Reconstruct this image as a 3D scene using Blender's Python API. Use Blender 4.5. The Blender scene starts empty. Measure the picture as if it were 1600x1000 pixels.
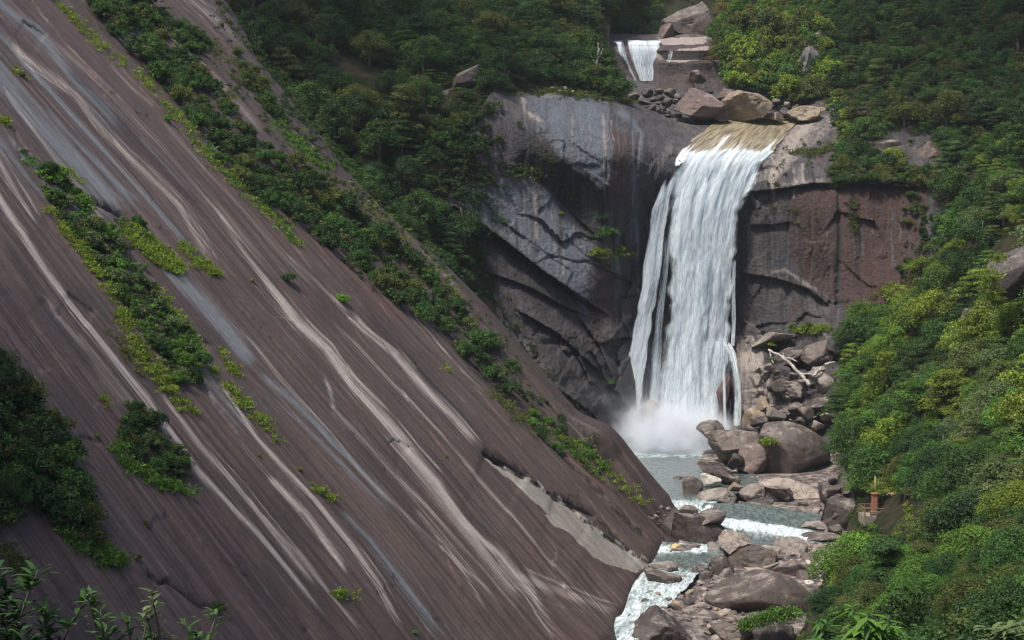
import bpy, math, random
import numpy as np
from mathutils import Vector, Matrix
R = math.radians
random.seed(7); rng = np.random.default_rng(11)
sc = bpy.context.scene
# ------------------------------------------------------------------ camera, world, sun, exposure
F = 2500.0                       # focal length in photo pixels (photo 1600 wide)
PITCH = math.atan(113/2500)      # looking slightly down
cam_d = bpy.data.cameras.new('camera'); cam = bpy.data.objects.new('camera', cam_d)
sc.collection.objects.link(cam); sc.camera = cam
cam_d.sensor_width = 36; cam_d.lens = 36*F/1600; cam_d.clip_end = 5000; cam_d.clip_start = .5
cam.location = (0, 0, 0); cam.rotation_euler = (R(90)-PITCH, 0, 0)
SUN = Vector((-.30, -.24, .92)).normalized()
w = bpy.data.worlds.new('World'); sc.world = w; w.use_nodes = True
nt = w.node_tree; bg = nt.nodes['Background']; sky = nt.nodes.new('ShaderNodeTexSky')
sky.sky_type = 'NISHITA'; sky.sun_disc = False
sky.sun_elevation = math.asin(SUN.z); sky.sun_rotation = math.atan2(SUN.x, SUN.y)
sky.air_density = 1.0; sky.dust_density = 3.0
nt.links.new(sky.outputs[0], bg.inputs[0]); bg.inputs[1].default_value = .115
sl = bpy.data.lights.new('sun', 'SUN'); so = bpy.data.objects.new('sun', sl); sc.collection.objects.link(so)
sl.energy = 4.4; sl.angle = R(9.0); sl.color = (1, .95, .87)
so.rotation_euler = SUN.to_track_quat('Z', 'Y').to_euler(); so.location = (0, 0, 200)
sc.view_settings.view_transform = 'Standard'; sc.view_settings.look = 'None'
sc.view_settings.exposure = 0.25; sc.view_settings.gamma = 1
sc.cycles.volume_step_rate = 2.0; sc.cycles.volume_max_steps = 64
sc.cycles.transparent_max_bounces = 16; sc.cycles.diffuse_bounces = 3
sc.cycles.use_denoising = True; sc.cycles.pixel_filter_type = 'BLACKMAN_HARRIS'; sc.cycles.filter_width = 1.2; sc.cycles.volume_bounces = 7; sc.cycles.max_bounces = 10
# ------------------------------------------------------------------ projection helpers
cp, sp_ = math.cos(PITCH), math.sin(PITCH)
def P(px, py, d):
    """world point seen at photo pixel px,py at forward distance d (metres)"""
    px = np.asarray(px, float); py = np.asarray(py, float); d = np.asarray(d, float)
    X = (px-800)/F; Z = -(py-500)/F
    y = cp+Z*sp_; z = Z*cp-sp_
    return np.stack(np.broadcast_arrays(X/y*d, d, z/y*d), -1)
def ray(px, py):
    return P(px, py, 1.0)
def proj(V):
    x, y, z = V[..., 0], V[..., 1], V[..., 2]
    yc = y*cp-z*sp_; zc = y*sp_+z*cp
    return 800+F*x/yc, 500-F*zc/yc
# ------------------------------------------------------------------ numpy noise
def _h(ix, iy, iz, s):
    n = (ix.astype(np.int64)*374761393+iy.astype(np.int64)*668265263+iz.astype(np.int64)*2147483647+s*974711) & 0xffffffff
    n = ((n ^ (n >> 13))*1274126177) & 0xffffffff
    n = ((n ^ (n >> 16))*2246822519) & 0xffffffff
    return ((n ^ (n >> 15)) & 0xffff)/65535.0
def noise3(x, y, z, s=0):
    ix, iy, iz = np.floor(x), np.floor(y), np.floor(z)
    fx, fy, fz = x-ix, y-iy, z-iz
    u, v, w_ = fx*fx*(3-2*fx), fy*fy*(3-2*fy), fz*fz*(3-2*fz)
    r = 0
    for a in (0, 1):
        for b in (0, 1):
            for c in (0, 1):
                r = r+_h(ix+a, iy+b, iz+c, s)*(u if a else 1-u)*(v if b else 1-v)*(w_ if c else 1-w_)
    return r*2-1
def fbm(x, y, z, o=4, s=0, g=.5):
    r = 0; a = 1; t = 0
    for k in range(o):
        r = r+a*noise3(x*2**k+k*7.3, y*2**k+k*3.1, z*2**k+k*5.7, s+k); t += a; a *= g
    return r/t
def sstep(a, b, x):
    t = np.clip((x-a)/(b-a), 0, 1); return t*t*(3-2*t)
def pdist(px, py, pts):
    """distance to a polyline, signed side (+ = right of travel in picture), position 0..1"""
    best = np.full(px.shape, 1e9); side = np.zeros(px.shape); pos = np.zeros(px.shape)
    pts = [np.array(p, float) for p in pts]; L = [np.hypot(*(pts[i+1]-pts[i])) for i in range(len(pts)-1)]; T = sum(L); acc = 0
    for i in range(len(pts)-1):
        a, b = pts[i], pts[i+1]; dx, dy = b-a
        t = np.clip(((px-a[0])*dx+(py-a[1])*dy)/(L[i]**2), 0, 1)
        d = np.hypot(px-a[0]-t*dx, py-a[1]-t*dy); m = d < best
        best = np.where(m, d, best); side = np.where(m, np.sign(dx*(py-a[1])-dy*(px-a[0])), side)
        pos = np.where(m, (acc+t*L[i])/T, pos); acc += L[i]
    return best, side, pos
def inpoly(px, py, poly):
    r = np.zeros(np.shape(px), bool); n = len(poly)
    for i in range(n):
        x1, y1 = poly[i]; x2, y2 = poly[(i+1) % n]
        if y1 == y2: continue
        c = ((y1 > py) != (y2 > py)) & (px < (x2-x1)*(py-y1)/(y2-y1)+x1)
        r ^= c
    return r
def tps(ctrl, val, reg=0.0):
    ctrl = np.array(ctrl, float); val = np.array(val, float); n = len(ctrl); sc_ = ctrl.std()
    c = ctrl/sc_
    def U(r2): return .5*r2*np.log(r2+1e-12)
    K = U(((c[:, None]-c[None])**2).sum(-1))+reg*np.eye(n)
    Q = np.c_[np.ones(n), c]; A = np.zeros((n+3, n+3)); A[:n, :n] = K; A[:n, n:] = Q; A[n:, :n] = Q.T
    sol = np.linalg.solve(A, np.r_[val, 0, 0, 0])
    def f(x, y):
        x = np.asarray(x, float)/sc_; y = np.asarray(y, float)/sc_
        r = sol[n]+sol[n+1]*x+sol[n+2]*y
        for i in range(n): r = r+sol[i]*U((x-c[i, 0])**2+(y-c[i, 1])**2)
        return r
    return f
# ------------------------------------------------------------------ mesh helpers
def link(o, parent=None):
    sc.collection.objects.link(o)
    if parent: o.parent = parent
    return o
def tag(o, label=None, cat=None, group=None, kind=None):
    if label: o['label'] = label
    if cat: o['category'] = cat
    if group: o['group'] = group
    if kind: o['kind'] = kind
    return o
def mesh_np(name, V, Fc, mat=None, attrs=None, uv=None, smooth=True, k=None):
    V = np.asarray(V, np.float32).reshape(-1, 3); Fc = np.asarray(Fc, np.int32); k = Fc.shape[1]
    me = bpy.data.meshes.new(name); me.vertices.add(len(V)); me.vertices.foreach_set('co', V.ravel())
    me.loops.add(Fc.size); me.loops.foreach_set('vertex_index', Fc.ravel())
    me.polygons.add(len(Fc)); me.polygons.foreach_set('loop_start', np.arange(0, Fc.size, k, dtype=np.int32))
    me.polygons.foreach_set('loop_total', np.full(len(Fc), k, np.int32))
    if smooth: me.polygons.foreach_set('use_smooth', np.ones(len(Fc), bool))
    me.update()
    for n, a in (attrs or {}).items():
        a = np.asarray(a, np.float32)
        if a.ndim == 2:
            at = me.attributes.new(n, 'FLOAT_COLOR', 'POINT')
            if a.shape[1] == 3: a = np.c_[a, np.ones(len(a), np.float32)]
            at.data.foreach_set('color', a.astype(np.float32).ravel())
        else:
            me.attributes.new(n, 'FLOAT', 'POINT').data.foreach_set('value', a)
    if uv is not None:
        l = me.uv_layers.new(name='flow'); l.data.foreach_set('uv', np.asarray(uv, np.float32)[Fc.ravel()].ravel())
    me.validate()
    if mat: me.materials.append(mat)
    return me
def grid_faces(nu, nv, keep=None):
    i = np.arange((nu-1)*(nv-1)); r = i//(nv-1); c = i % (nv-1); a = r*nv+c
    Fc = np.stack([a, a+1, a+nv+1, a+nv], -1)
    if keep is not None:
        k = keep.ravel(); Fc = Fc[k[Fc].any(1)]
    return Fc
def obj(name, me, parent=None):
    return link(bpy.data.objects.new(name, me), parent)
# ------------------------------------------------------------------ node helpers
class NT:
    def __init__(s, name):
        s.m = bpy.data.materials.new(name); s.m.use_nodes = True; s.t = s.m.node_tree
        for n in list(s.t.nodes): s.t.nodes.remove(n)
        s.out = s.t.nodes.new('ShaderNodeOutputMaterial')
    def n(s, typ, ins=None, **kw):
        nd = s.t.nodes.new('ShaderNode'+typ)
        for k, v in kw.items(): setattr(nd, k, v)
        for k, v in (ins or {}).items(): s.set(nd.inputs[k], v)
        return nd
    def set(s, inp, v):
        if isinstance(v, bpy.types.NodeSocket): s.t.links.new(v, inp)
        elif isinstance(v, tuple) and len(v) == 3 and inp.type == 'RGBA': inp.default_value = (*v, 1)
        else: inp.default_value = v
    def noise(s, vec, scale, detail=4, rough=.55, dist=0, col=False):
        nd = s.n('TexNoise', {'Vector': vec, 'Scale': scale, 'Detail': detail, 'Roughness': rough, 'Distortion': dist})
        return nd.outputs['Color' if col else 'Fac']
    def map(s, vec, scale=(1, 1, 1), loc=(0, 0, 0), rot=(0, 0, 0)):
        return s.n('Mapping', {'Vector': vec, 'Scale': scale, 'Location': loc, 'Rotation': rot}).outputs[0]
    def math(s, op, a, b=0.0, clamp=False):
        nd = s.n('Math', {0: a, 1: b}, operation=op, use_clamp=clamp); return nd.outputs[0]
    def ss(s, x, a, b):
        return s.n('MapRange', {'Value': x, 'From Min': a, 'From Max': b}, interpolation_type='SMOOTHSTEP').outputs[0]
    def mr(s, x, a, b, c, d):
        return s.n('MapRange', {'Value': x, 'From Min': a, 'From Max': b, 'To Min': c, 'To Max': d}).outputs[0]
    def mix(s, f, a, b, mode='MIX'):
        nd = s.n('Mix', data_type='RGBA', blend_type=mode)
        s.set(nd.inputs[0], f); s.set(nd.inputs[6], a); s.set(nd.inputs[7], b); return nd.outputs[2]
    def attr(s, name):
        return s.n('Attribute', attribute_name=name)
    def bump(s, h, strength=.5, dist=.1, normal=None):
        i = {'Height': h, 'Strength': strength, 'Distance': dist}
        if normal is not None: i['Normal'] = normal
        return s.n('Bump', i).outputs[0]
    def surf(s, sh): s.t.links.new(sh, s.out.inputs[0]); return s.m
def principled(T, col, rough=.6, normal=None, spec=.5, **kw):
    i = {'Base Color': col, 'Roughness': rough, 'Specular IOR Level': spec}
    if normal is not None: i['Normal'] = normal
    i.update(kw)
    return T.n('BsdfPrincipled', i).outputs[0]
LIGHT = (.42, .365, .335); BLUE = (.140, .152, .164); DARK = (.016, .014, .014); RED = (.070, .038, .032)
def mat_slab():
    T = NT('streaked_granite'); uv = T.n('UVMap', uv_map='flow').outputs[0]; geo = T.n('NewGeometry').outputs['Position']
    pa = T.n('SeparateColor', {'Color': T.attr('paint').outputs['Color']}); al = T.attr('paint').outputs['Alpha']
    st = T.noise(T.map(uv, (1.1, .022, 1)), 1, 6, .62, .3)
    st2 = T.noise(T.map(uv, (2.3, .035, 1)), 1, 7, .68, .25)
    st3 = T.noise(T.map(uv, (5.0, .06, 1)), 1, 5, .7, .2)
    bl = T.noise(geo, .09, 4, .6); gr = T.noise(geo, 1.5, 7, .82)
    base = T.mix(T.ss(st, .36, .66), (.052, .034, .031), (.108, .074, .066))
    base = T.mix(T.math('MULTIPLY', T.ss(st2, .50, .72), .42), base, (.185, .148, .130))
    base = T.mix(T.math('MULTIPLY', T.ss(bl, .45, .68), .6), base, (.048, .037, .033))
    def amt(ch, n_, lo, hi, k=1.0):   # stain amount broken up by stretched noise
        v = T.math('ADD', ch, T.math('MULTIPLY', T.math('SUBTRACT', n_, .5), 1.7)); v = T.math('ADD', v, T.math('MULTIPLY', T.math('SUBTRACT', st3, .5), 1.5)); return T.math('MULTIPLY', T.ss(v, .13, 1.03), k, True)
    base = T.mix(amt(al, st2, .5, 1.2), base, (.125, .064, .046))
    base = T.mix(amt(pa.outputs[1], st2, .45, 1.25), base, BLUE)
    base = T.mix(amt(pa.outputs[0], st2, .35, 1.35, .82), base, LIGHT)
    base = T.mix(T.math('MULTIPLY', pa.outputs[2], T.mr(gr, .3, .7, .8, 1.2), True), base, DARK)
    base = T.mix(T.math('MULTIPLY', T.attr('fresh').outputs['Fac'], T.mr(st2, .35, .6, .55, 1.0), True), base, T.mix(gr, (.20, .185, .165), (.36, .335, .295)))
    base = T.mix(1.0, base, T.mix(gr, (.38, .38, .38), (1.62, 1.60, 1.57)), 'MULTIPLY')
    base = T.mix(T.math('MULTIPLY', T.ss(T.noise(T.map(uv, (.9, .3, 1)), 1, 8, .8), .58, .70), .55), base, (.030, .027, .026))
    base = T.mix(T.math('MULTIPLY', T.ss(T.noise(geo, .8, 8, .85), .60, .70), .45), base, (.20, .175, .155))
    h = T.math('ADD', T.math('MULTIPLY', gr, .5), T.math('ADD', T.math('MULTIPLY', st2, .8), T.math('MULTIPLY', T.noise(geo, 1.1, 6, .75), .8)))
    nb = T.bump(h, .6, .16)
    return T.surf(principled(T, base, T.mr(T.noise(geo, .5, 3), .3, .7, .45, .75), nb, .3))
def mat_cliff():
    T = NT('wet_cliff_granite'); geo = T.n('NewGeometry').outputs['Position']
    pa = T.n('SeparateColor', {'Color': T.attr('paint').outputs['Color']}); al = T.attr('paint').outputs['Alpha']
    v1 = T.noise(T.map(geo, (.55, .25, .05)), 1, 6, .65, .6); v2 = T.noise(T.map(geo, (1.5, .5, .07)), 1, 7, .68, .35)
    gr = T.noise(geo, 1.6, 6, .72); bl = T.noise(geo, .12, 4, .6)
    base = T.mix(T.ss(v1, .38, .62), (.046, .041, .043), (.098, .086, .088))
    base = T.mix(T.math('MULTIPLY', T.ss(v2, .56, .72), .45), base, (.15, .135, .128))
    base = T.mix(T.ss(bl, .5, .7), base, (.060, .060, .066))
    def amt(ch, n_, lo, hi):
        return T.ss(T.math('ADD', ch, T.math('MULTIPLY', T.math('SUBTRACT', n_, .5), 1.4)), .15, .95)
    base = T.mix(amt(al, v2, .6, 1.2), base, RED)
    base = T.mix(amt(pa.outputs[1], v2, .5, 1.2), base, (.14, .155, .18))
    base = T.mix(amt(pa.outputs[0], v2, .4, 1.3), base, (.36, .31, .27))
    base = T.mix(amt(pa.outputs[2], v2, .7, 1.2), base, (.026, .024, .025))
    base = T.mix(1.0, base, T.mix(gr, (.55, .55, .55), (1.45, 1.43, 1.42)), 'MULTIPLY')
    cr = T.n('TexVoronoi', {'Vector': T.map(geo, (.16, .16, .10)), 'Scale': 1.0}, feature='DISTANCE_TO_EDGE').outputs[0]
    base = T.mix(T.math('MULTIPLY', T.math('SUBTRACT', 1.0, T.ss(cr, 0.0, .018)), T.ss(gr, .45, .6)), base, (.02, .018, .018))
    h = T.math('ADD', T.math('MULTIPLY', gr, .9), T.math('ADD', T.math('MULTIPLY', v2, .6), T.noise(geo, .35, 6, .7)))
    return T.surf(principled(T, base, T.mr(v1, .3, .7, .35, .7), T.bump(h, .9, .8), .4))
def mat_boulder():
    T = NT('boulder_granite'); tc = T.n('TexCoord').outputs['Object']; oi = T.n('ObjectInfo'); geo = T.n('NewGeometry')
    loc = T.n('VectorMath', {0: tc, 1: oi.outputs['Random']}, operation='ADD').outputs[0]
    gr = T.noise(geo.outputs['Position'], 2.3, 6, .75); bl = T.noise(geo.outputs['Position'], .45, 4, .6)
    up = T.n('SeparateXYZ', {0: geo.outputs['Normal']}).outputs[2]
    base = T.mix(T.ss(bl, .35, .65), oi.outputs['Color'], T.mix(1.0, oi.outputs['Color'], (1.5, 1.42, 1.36), 'MULTIPLY'))
    pale_top = T.math('MULTIPLY', T.ss(T.math('ADD', T.math('MULTIPLY', up, .35), T.math('ADD', bl, T.math('MULTIPLY', gr, .5))), 1.02, 1.25), .55)  # paler on faces that point up, broken by noise
    base = T.mix(pale_top, base, (.33, .295, .26)); vn = T.n('TexVoronoi', {'Vector': T.n('VectorMath', {0: geo.outputs['Position'], 1: T.n('VectorMath', {0: T.noise(geo.outputs['Position'], .8, 3, .6, 0, True), 1: (1.6, 1.6, 1.6)}, operation='MULTIPLY').outputs[0]}, operation='ADD').outputs[0], 'Scale': .42}, feature='DISTANCE_TO_EDGE').outputs[0]
    base = T.mix(T.math('MULTIPLY', T.math('SUBTRACT', 1.0, T.ss(vn, .0, .03)), .75), base, (.018, .015, .014))
    base = T.mix(T.math('MULTIPLY', T.ss(T.noise(T.map(geo.outputs['Position'], (1.2, 1.2, .3)), 1.3, 5, .7), .56, .72), .5), base, (.035, .030, .028))
    base = T.mix(1.0, base, T.mix(gr, (.6, .6, .6), (1.4, 1.38, 1.36)), 'MULTIPLY')
    h = T.math('ADD', T.math('MULTIPLY', gr, .6), bl)
    return T.surf(principled(T, base, .55, T.bump(h, .6, .35), .35))
def mat_ground():
    T = NT('hillside_soil'); geo = T.n('NewGeometry').outputs['Position']
    a = T.noise(geo, .25, 6, .7); b = T.noise(geo, 2.5, 5, .7)
    base = T.mix(T.ss(a, .42, .6), (.020, .026, .010), (.045, .038, .024))
    base = T.mix(T.ss(a, .60, .68), base, (.07, .055, .05))
    base = T.mix(1.0, base, T.mix(b, (.5, .5, .5), (1.5, 1.5, 1.5)), 'MULTIPLY')
    return T.surf(principled(T, base, .9, T.bump(b, .8, .5), .1))
def leaf_shader(T, col):
    d = T.n('BsdfDiffuse', {'Color': col}).outputs[0]
    tr = T.n('BsdfTranslucent', {'Color': T.mix(1.0, col, (1.3, 1.35, .6), 'MULTIPLY')}).outputs[0]
    g = T.n('BsdfGlossy', {'Color': (1, 1, 1), 'Roughness': .6}).outputs[0]
    m = T.n('MixShader', {0: .28, 1: d, 2: tr}).outputs[0]
    return T.surf(T.n('MixShader', {0: .014, 1: m, 2: g}).outputs[0])
def mat_leaf(use_attr=False):
    T = NT('foliage_mass' if use_attr else 'foliage')
    c = T.attr('col').outputs['Color'] if use_attr else T.n('ObjectInfo').outputs['Color']
    t = T.attr('tint').outputs['Fac']
    c2 = T.mix(1.0, c, T.mix(t, (.45, .50, .50), (1.7, 1.6, 1.3)), 'MULTIPLY')
    return leaf_shader(T, c2)
def mat_simple(name, col, rough=.7, sc_=3.0, var=.35, bump=.3):
    T = NT(name); tc = T.n('TexCoord').outputs['Object']; a = T.noise(tc, sc_, 5, .65)
    c = T.mix(1.0, col, T.mix(a, (1-var,)*3, (1+var,)*3), 'MULTIPLY')
    return T.surf(principled(T, c, rough, T.bump(a, bump, .05)))
def mat_fall():
    T = NT('falling_water'); uv = T.n('UVMap', uv_map='flow').outputs[0]
    den = T.attr('den').outputs['Fac']
    a = T.noise(T.map(uv, (.8, .03, 1)), 1, 4, .6, .3); b = T.noise(T.map(uv, (2.2, .10, 1)), 1, 8, .72, .5)
    c = T.noise(T.map(uv, (2.6, .7, 1)), 1, 7, .75, .8)
    n_ = T.math('ADD', T.math('MULTIPLY', a, .40), T.math('ADD', T.math('MULTIPLY', b, .50), T.math('MULTIPLY', c, .37))); s = n_
    s = T.math('ADD', s, T.math('MULTIPLY', T.math('SUBTRACT', den, .5), .95))
    al = T.ss(s, .34, .84)
    col = T.mix(T.ss(n_, .46, .72), (.44, .55, .62), (.90, .97, 1.0))
    nb = T.bump(T.math('ADD', T.math('MULTIPLY', b, 1.2), c), .55, .5)
    d = T.n('BsdfDiffuse', {'Color': col, 'Normal': nb}).outputs[0]
    tr = T.n('BsdfTranslucent', {'Color': col}).outputs[0]
    m = T.n('MixShader', {0: .25, 1: d, 2: tr}).outputs[0]
    return T.surf(T.n('MixShader', {0: al, 1: T.n('BsdfTransparent').outputs[0], 2: m}).outputs[0])
def mat_lip():
    T = NT('water_over_lip'); uv = T.n('UVMap', uv_map='flow').outputs[0]; den = T.attr('den').outputs['Fac']
    a = T.noise(T.map(uv, (.5, .06, 1)), 1, 5, .6, .5); b = T.noise(T.map(uv, (1.8, .2, 1)), 1, 5, .6, .5)
    s = T.math('ADD', T.math('ADD', T.math('MULTIPLY', a, .6), T.math('MULTIPLY', b, .4)), T.math('SUBTRACT', den, .5))
    col = T.mix(T.ss(b, .3, .7), (.12, .092, .052), (.34, .29, .20))
    col = T.mix(T.ss(s, .46, .82), col, (.88, .92, .94)); al = T.ss(T.math('ADD', T.attr('al').outputs['Fac'], T.math('MULTIPLY', T.math('SUBTRACT', b, .5), .9)), .3, .6)
    return T.surf(T.n('MixShader', {0: al, 1: T.n('BsdfTransparent').outputs[0], 2: principled(T, col, .3, T.bump(b, .4, .3), .5)}).outputs[0])
def mat_stream():
    T = NT('stream_water'); geo = T.n('NewGeometry').outputs['Position']; uv = T.n('UVMap', uv_map='flow').outputs[0]; fo = T.attr('foam').outputs['Fac']
    a = T.noise(T.map(uv, (.55, .16, 1)), 1, 6, .65, .9); b = T.noise(T.map(uv, (2.0, .55, 1)), 1, 6, .68, .7); rip = T.noise(T.map(geo, (1, .45, 1)), 1.6, 4, .6, .4)
    s = T.math('ADD', T.math('ADD', T.math('MULTIPLY', a, .75), T.math('MULTIPLY', b, .5)), T.math('SUBTRACT', fo, .62))
    f = T.ss(s, .34, .84)
    col = T.mix(T.ss(rip, .35, .65), (.055, .078, .074), (.13, .16, .15))
    col = T.mix(f, col, T.mix(T.ss(b, .38, .66), (.34, .42, .425), (.78, .84, .84)))
    rough = T.mr(f, 0, 1, .10, .7)
    al = T.ss(T.math('ADD', T.attr('al').outputs['Fac'], T.math('MULTIPLY', T.math('SUBTRACT', b, .5), .8)), .25, .55)
    sh = principled(T, col, rough, T.bump(T.math('ADD', rip, T.math('MULTIPLY', b, .6)), .7, .35), .5)
    return T.surf(T.n('MixShader', {0: al, 1: T.n('BsdfTransparent').outputs[0], 2: sh}).outputs[0])
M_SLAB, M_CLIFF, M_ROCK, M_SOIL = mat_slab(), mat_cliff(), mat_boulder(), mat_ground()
M_LEAF, M_LEAFM = mat_leaf(), mat_leaf(True)
M_BARK = mat_simple('bark', (.09, .07, .055)); M_DEAD = mat_simple('bleached_wood', (.46, .41, .37), .8)
M_FALL, M_LIP, M_STREAM = mat_fall(), mat_lip(), mat_stream()
#MARK_TERRAIN
# ------------------------------------------------------------------ rock slope (left granite slab)
Pa = P(950, 1000, 190.); Ah = P(1068, 795, 263.)-Pa; Ah = Ah/np.linalg.norm(Ah)
Wv = np.array([-.65, .30, .70]); Wv /= np.linalg.norm(Wv)
Nn = np.cross(Ah, Wv); Nn = Nn/np.linalg.norm(Nn)
if Nn[1] > 0: Nn = -Nn
def slab_pt(px, py):
    r = ray(px, py); k = (Nn@Pa)/(r@Nn); return r*np.asarray(k)[..., None]
Minv = np.linalg.inv(np.stack([Ah, Wv, Nn], 1))
def slab_st(px, py):
    q = (slab_pt(px, py)-Pa)@Minv.T; return q[..., 0], q[..., 1]
STRK = [  # channel, strength, half width px, points   (0 light, 1 blue, 2 dark, 3 red)
 (0, 1.0, 9, [(-60,220),(0,320),(65,425),(120,500),(225,625),(300,735),(400,840),(450,900),(520,990)]),
 (0, .7, 7, [(-60,150),(0,262),(30,310),(60,360)]), (0, .8, 8, [(240,605),(310,700),(370,765),(420,830),(500,930)]),
 (0, .65, 7, [(0,45),(35,85),(120,150),(165,210),(215,260),(280,325),(320,390),(340,440)]),
 (0, 1.0, 12, [(400,430),(460,510),(505,550),(545,605),(600,665),(640,715),(680,760),(725,820),(780,870),(830,930),(870,1000)]),
 (0, .55, 20, [(600,665),(640,725),(690,790),(750,860),(820,950)]),
 (0, .5, 6, [(330,330),(400,430),(460,505)]),
 (0, 1.0, 11, [(540,495),(565,520),(615,555),(660,605),(710,655),(748,702)]), (0, .4, 6, [(440,400),(500,455),(545,500)]),
 (0, .55, 5, [(505,500),(550,540),(615,610),(690,685),(750,755),(800,810),(850,870),(920,950)]),
 (0, .9, 9, [(330,580),(345,600),(370,640),(400,685),(445,735),(490,780),(545,850),(590,915),(635,1000)]),
 (0, .6, 7, [(415,740),(475,800),(545,900)]), (0, .6, 6, [(380,770),(400,800),(465,870),(520,940),(570,1000)]),
 (0, .5, 4, [(350,490),(400,540),(445,600),(515,675),(565,740),(650,820),(750,915),(800,965)]),
 (0, .55, 5, [(490,560),(505,595),(520,645),(575,700),(610,740),(670,800),(760,900),(830,985)]),
 (0, .35, 9, [(65,50),(150,125),(215,200),(260,250),(320,320),(380,385),(430,450)]),
 (0, .5, 4, [(170,100),(205,140),(245,175)]), (0, .4, 6, [(240,180),(265,210),(320,275),(380,340),(440,410),(500,470)]),
 (0, .5, 12, [(60,460),(85,500),(140,560),(195,630),(260,720)]), (0, .4, 5, [(200,440),(240,500),(270,560)]),
 (0, .8, 9, [(545,275),(565,295),(620,360),(680,425),(720,470)]), (0, .5, 12, [(240,-60),(285,0),(350,50),(400,100),(465,165)]),
 (0, .45, 8, [(380,60),(430,130),(500,215),(540,260)]), (0, .4, 7, [(200,0),(300,90),(360,150),(420,215)]),
 (0, .35, 14, [(880,600),(950,680),(1010,740),(1050,790)]), (0, .5, 10, [(0,130),(60,210),(130,300),(180,350)]),
 (0, .35, 6, [(430,450),(520,560),(560,640)]), (0, .45, 16, [(800,900),(880,935),(960,965)]),
 (0, .3, 8, [(560,400),(640,480),(720,570),(800,650)]), (0, .5, 4, [(640,790),(700,860),(760,960)]),
 (1, .9, 11, [(-30,-30),(5,10),(60,50),(115,125),(165,175),(195,215)]),
 (1, .9, 6, [(-30,20),(0,55),(70,130),(140,210),(195,270),(250,330),(290,375),(330,420)]),
 (1, .95, 26, [(-60,40),(0,120),(50,180),(115,245),(170,300),(215,340)]), (1, .7, 12, [(-20,200),(30,260),(80,320)]),
 (1, .9, 16, [(250,400),(310,460),(360,520),(400,575)]), (1, .8, 9, [(400,575),(460,630),(530,705),(565,740),(620,800)]),
 (1, .8, 8, [(525,790),(575,840),(630,910),(660,950),(700,1000)]), (1, .55, 20, [(270,480),(310,560),(350,625),(400,680)]),
 (1, .6, 10, [(190,25),(230,60),(260,90)]), (1, .5, 12, [(640,350),(700,420),(780,500),(850,570),(900,620)]),
 (1, .4, 8, [(215,215),(260,270),(300,310)]), (1, .35, 10, [(860,540),(920,610),(960,660)]),
 (2, .5, 9, [(100,100),(180,190),(260,280),(330,350)]), (2, .35, 14, [(500,620),(560,690),(620,770),(700,860)]),
 (2, .5, 10, [(0,380),(60,480),(150,600)]), (2, .4, 12, [(560,480),(640,570),(740,680)]),
 (3, .5, 20, [(760,560),(860,660),(960,780)]), (3, .4, 25, [(430,300),(520,400),(640,520)]), (3, .35, 30, [(300,250),(380,330),(470,420)]),
 (3, .4, 30, [(660,780),(760,860),(860,960)]),
]
CRACKS = [(3.5, [(98,285),(120,300),(140,310),(180,323),(215,345)]), (4, [(750,705),(790,722),(830,745)]), (3.5, [(862,770),(900,783),(940,803)]),
 (3, [(220,893),(245,915),(260,912),(310,950),(332,952)]), (1.4, [(112,688),(150,700)]), (1.6, [(35,30),(75,55)]), (1.6, [(100,460),(150,492)]),
 (1.5, [(290,515),(335,540)]), (1.6, [(0,568),(22,592)]), (1.8, [(935,800),(960,830),(1005,870)]), (1.2, [(870,640),(930,705),(990,770),(1035,830)]),
 (1.3, [(845,655),(900,720),(960,790),(1030,855)]), (1.1, [(600,700),(612,690),(640,705)]), (1.2, [(60,470),(90,500)])]
_r = random.Random(4)
STRK = [(c_, k_, w_*.82 if w_ < 9 or c_ else w_*.68, p_) for c_, k_, w_, p_ in STRK]
for _c, _k, _w, _p in list(STRK):
    if _c > 1 or _w < 5: continue
    for _i in range(5 if _c == 0 else 3):
        _o = _r.uniform(-2.6, 2.6)*_w; _a = _r.randrange(0, max(1, len(_p)-2)); _b = min(len(_p), _a+_r.randint(3, 7))
        if _b-_a < 2: continue
        STRK.append((_c if _r.random() < .8 else 2, _k*_r.uniform(.35, .8), max(1.6, _w*_r.uniform(.14, .35)), [(x+_o*.75+_r.uniform(-2, 2), y-_o*.6+_r.uniform(-2, 2)) for x, y in _p[_a:_b]]))
FRESH = [(752,708),(790,724),(862,768),(905,790),(950,830),(1022,880),(1000,890),(955,880),(925,872),(900,840),(870,822),(835,785),(800,750)]
GRV = [(180,-60),(260,70),(330,165),(400,250),(480,315),(560,375),(660,455),(740,545),(810,615),(880,680),(950,735),(1010,790),(1045,832)]
RISER = [(880,655),(915,690),(955,725),(1000,772),(1040,812),(1062,845)]
EDGE = [(300,-120),(400,90),(480,190),(540,270),(600,335),(690,415),(758,483),(840,575),(920,668),(985,738),(1030,786),(1040,803)]
_ds = .21
s_ax = np.arange(-125, 92, _ds); t_ax = np.arange(-9, 128, _ds)
S, Tt = np.meshgrid(s_ax, t_ax, indexing='ij')
B0 = Pa+S[..., None]*Ah+Tt[..., None]*Wv
spx, spy = proj(B0)
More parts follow.
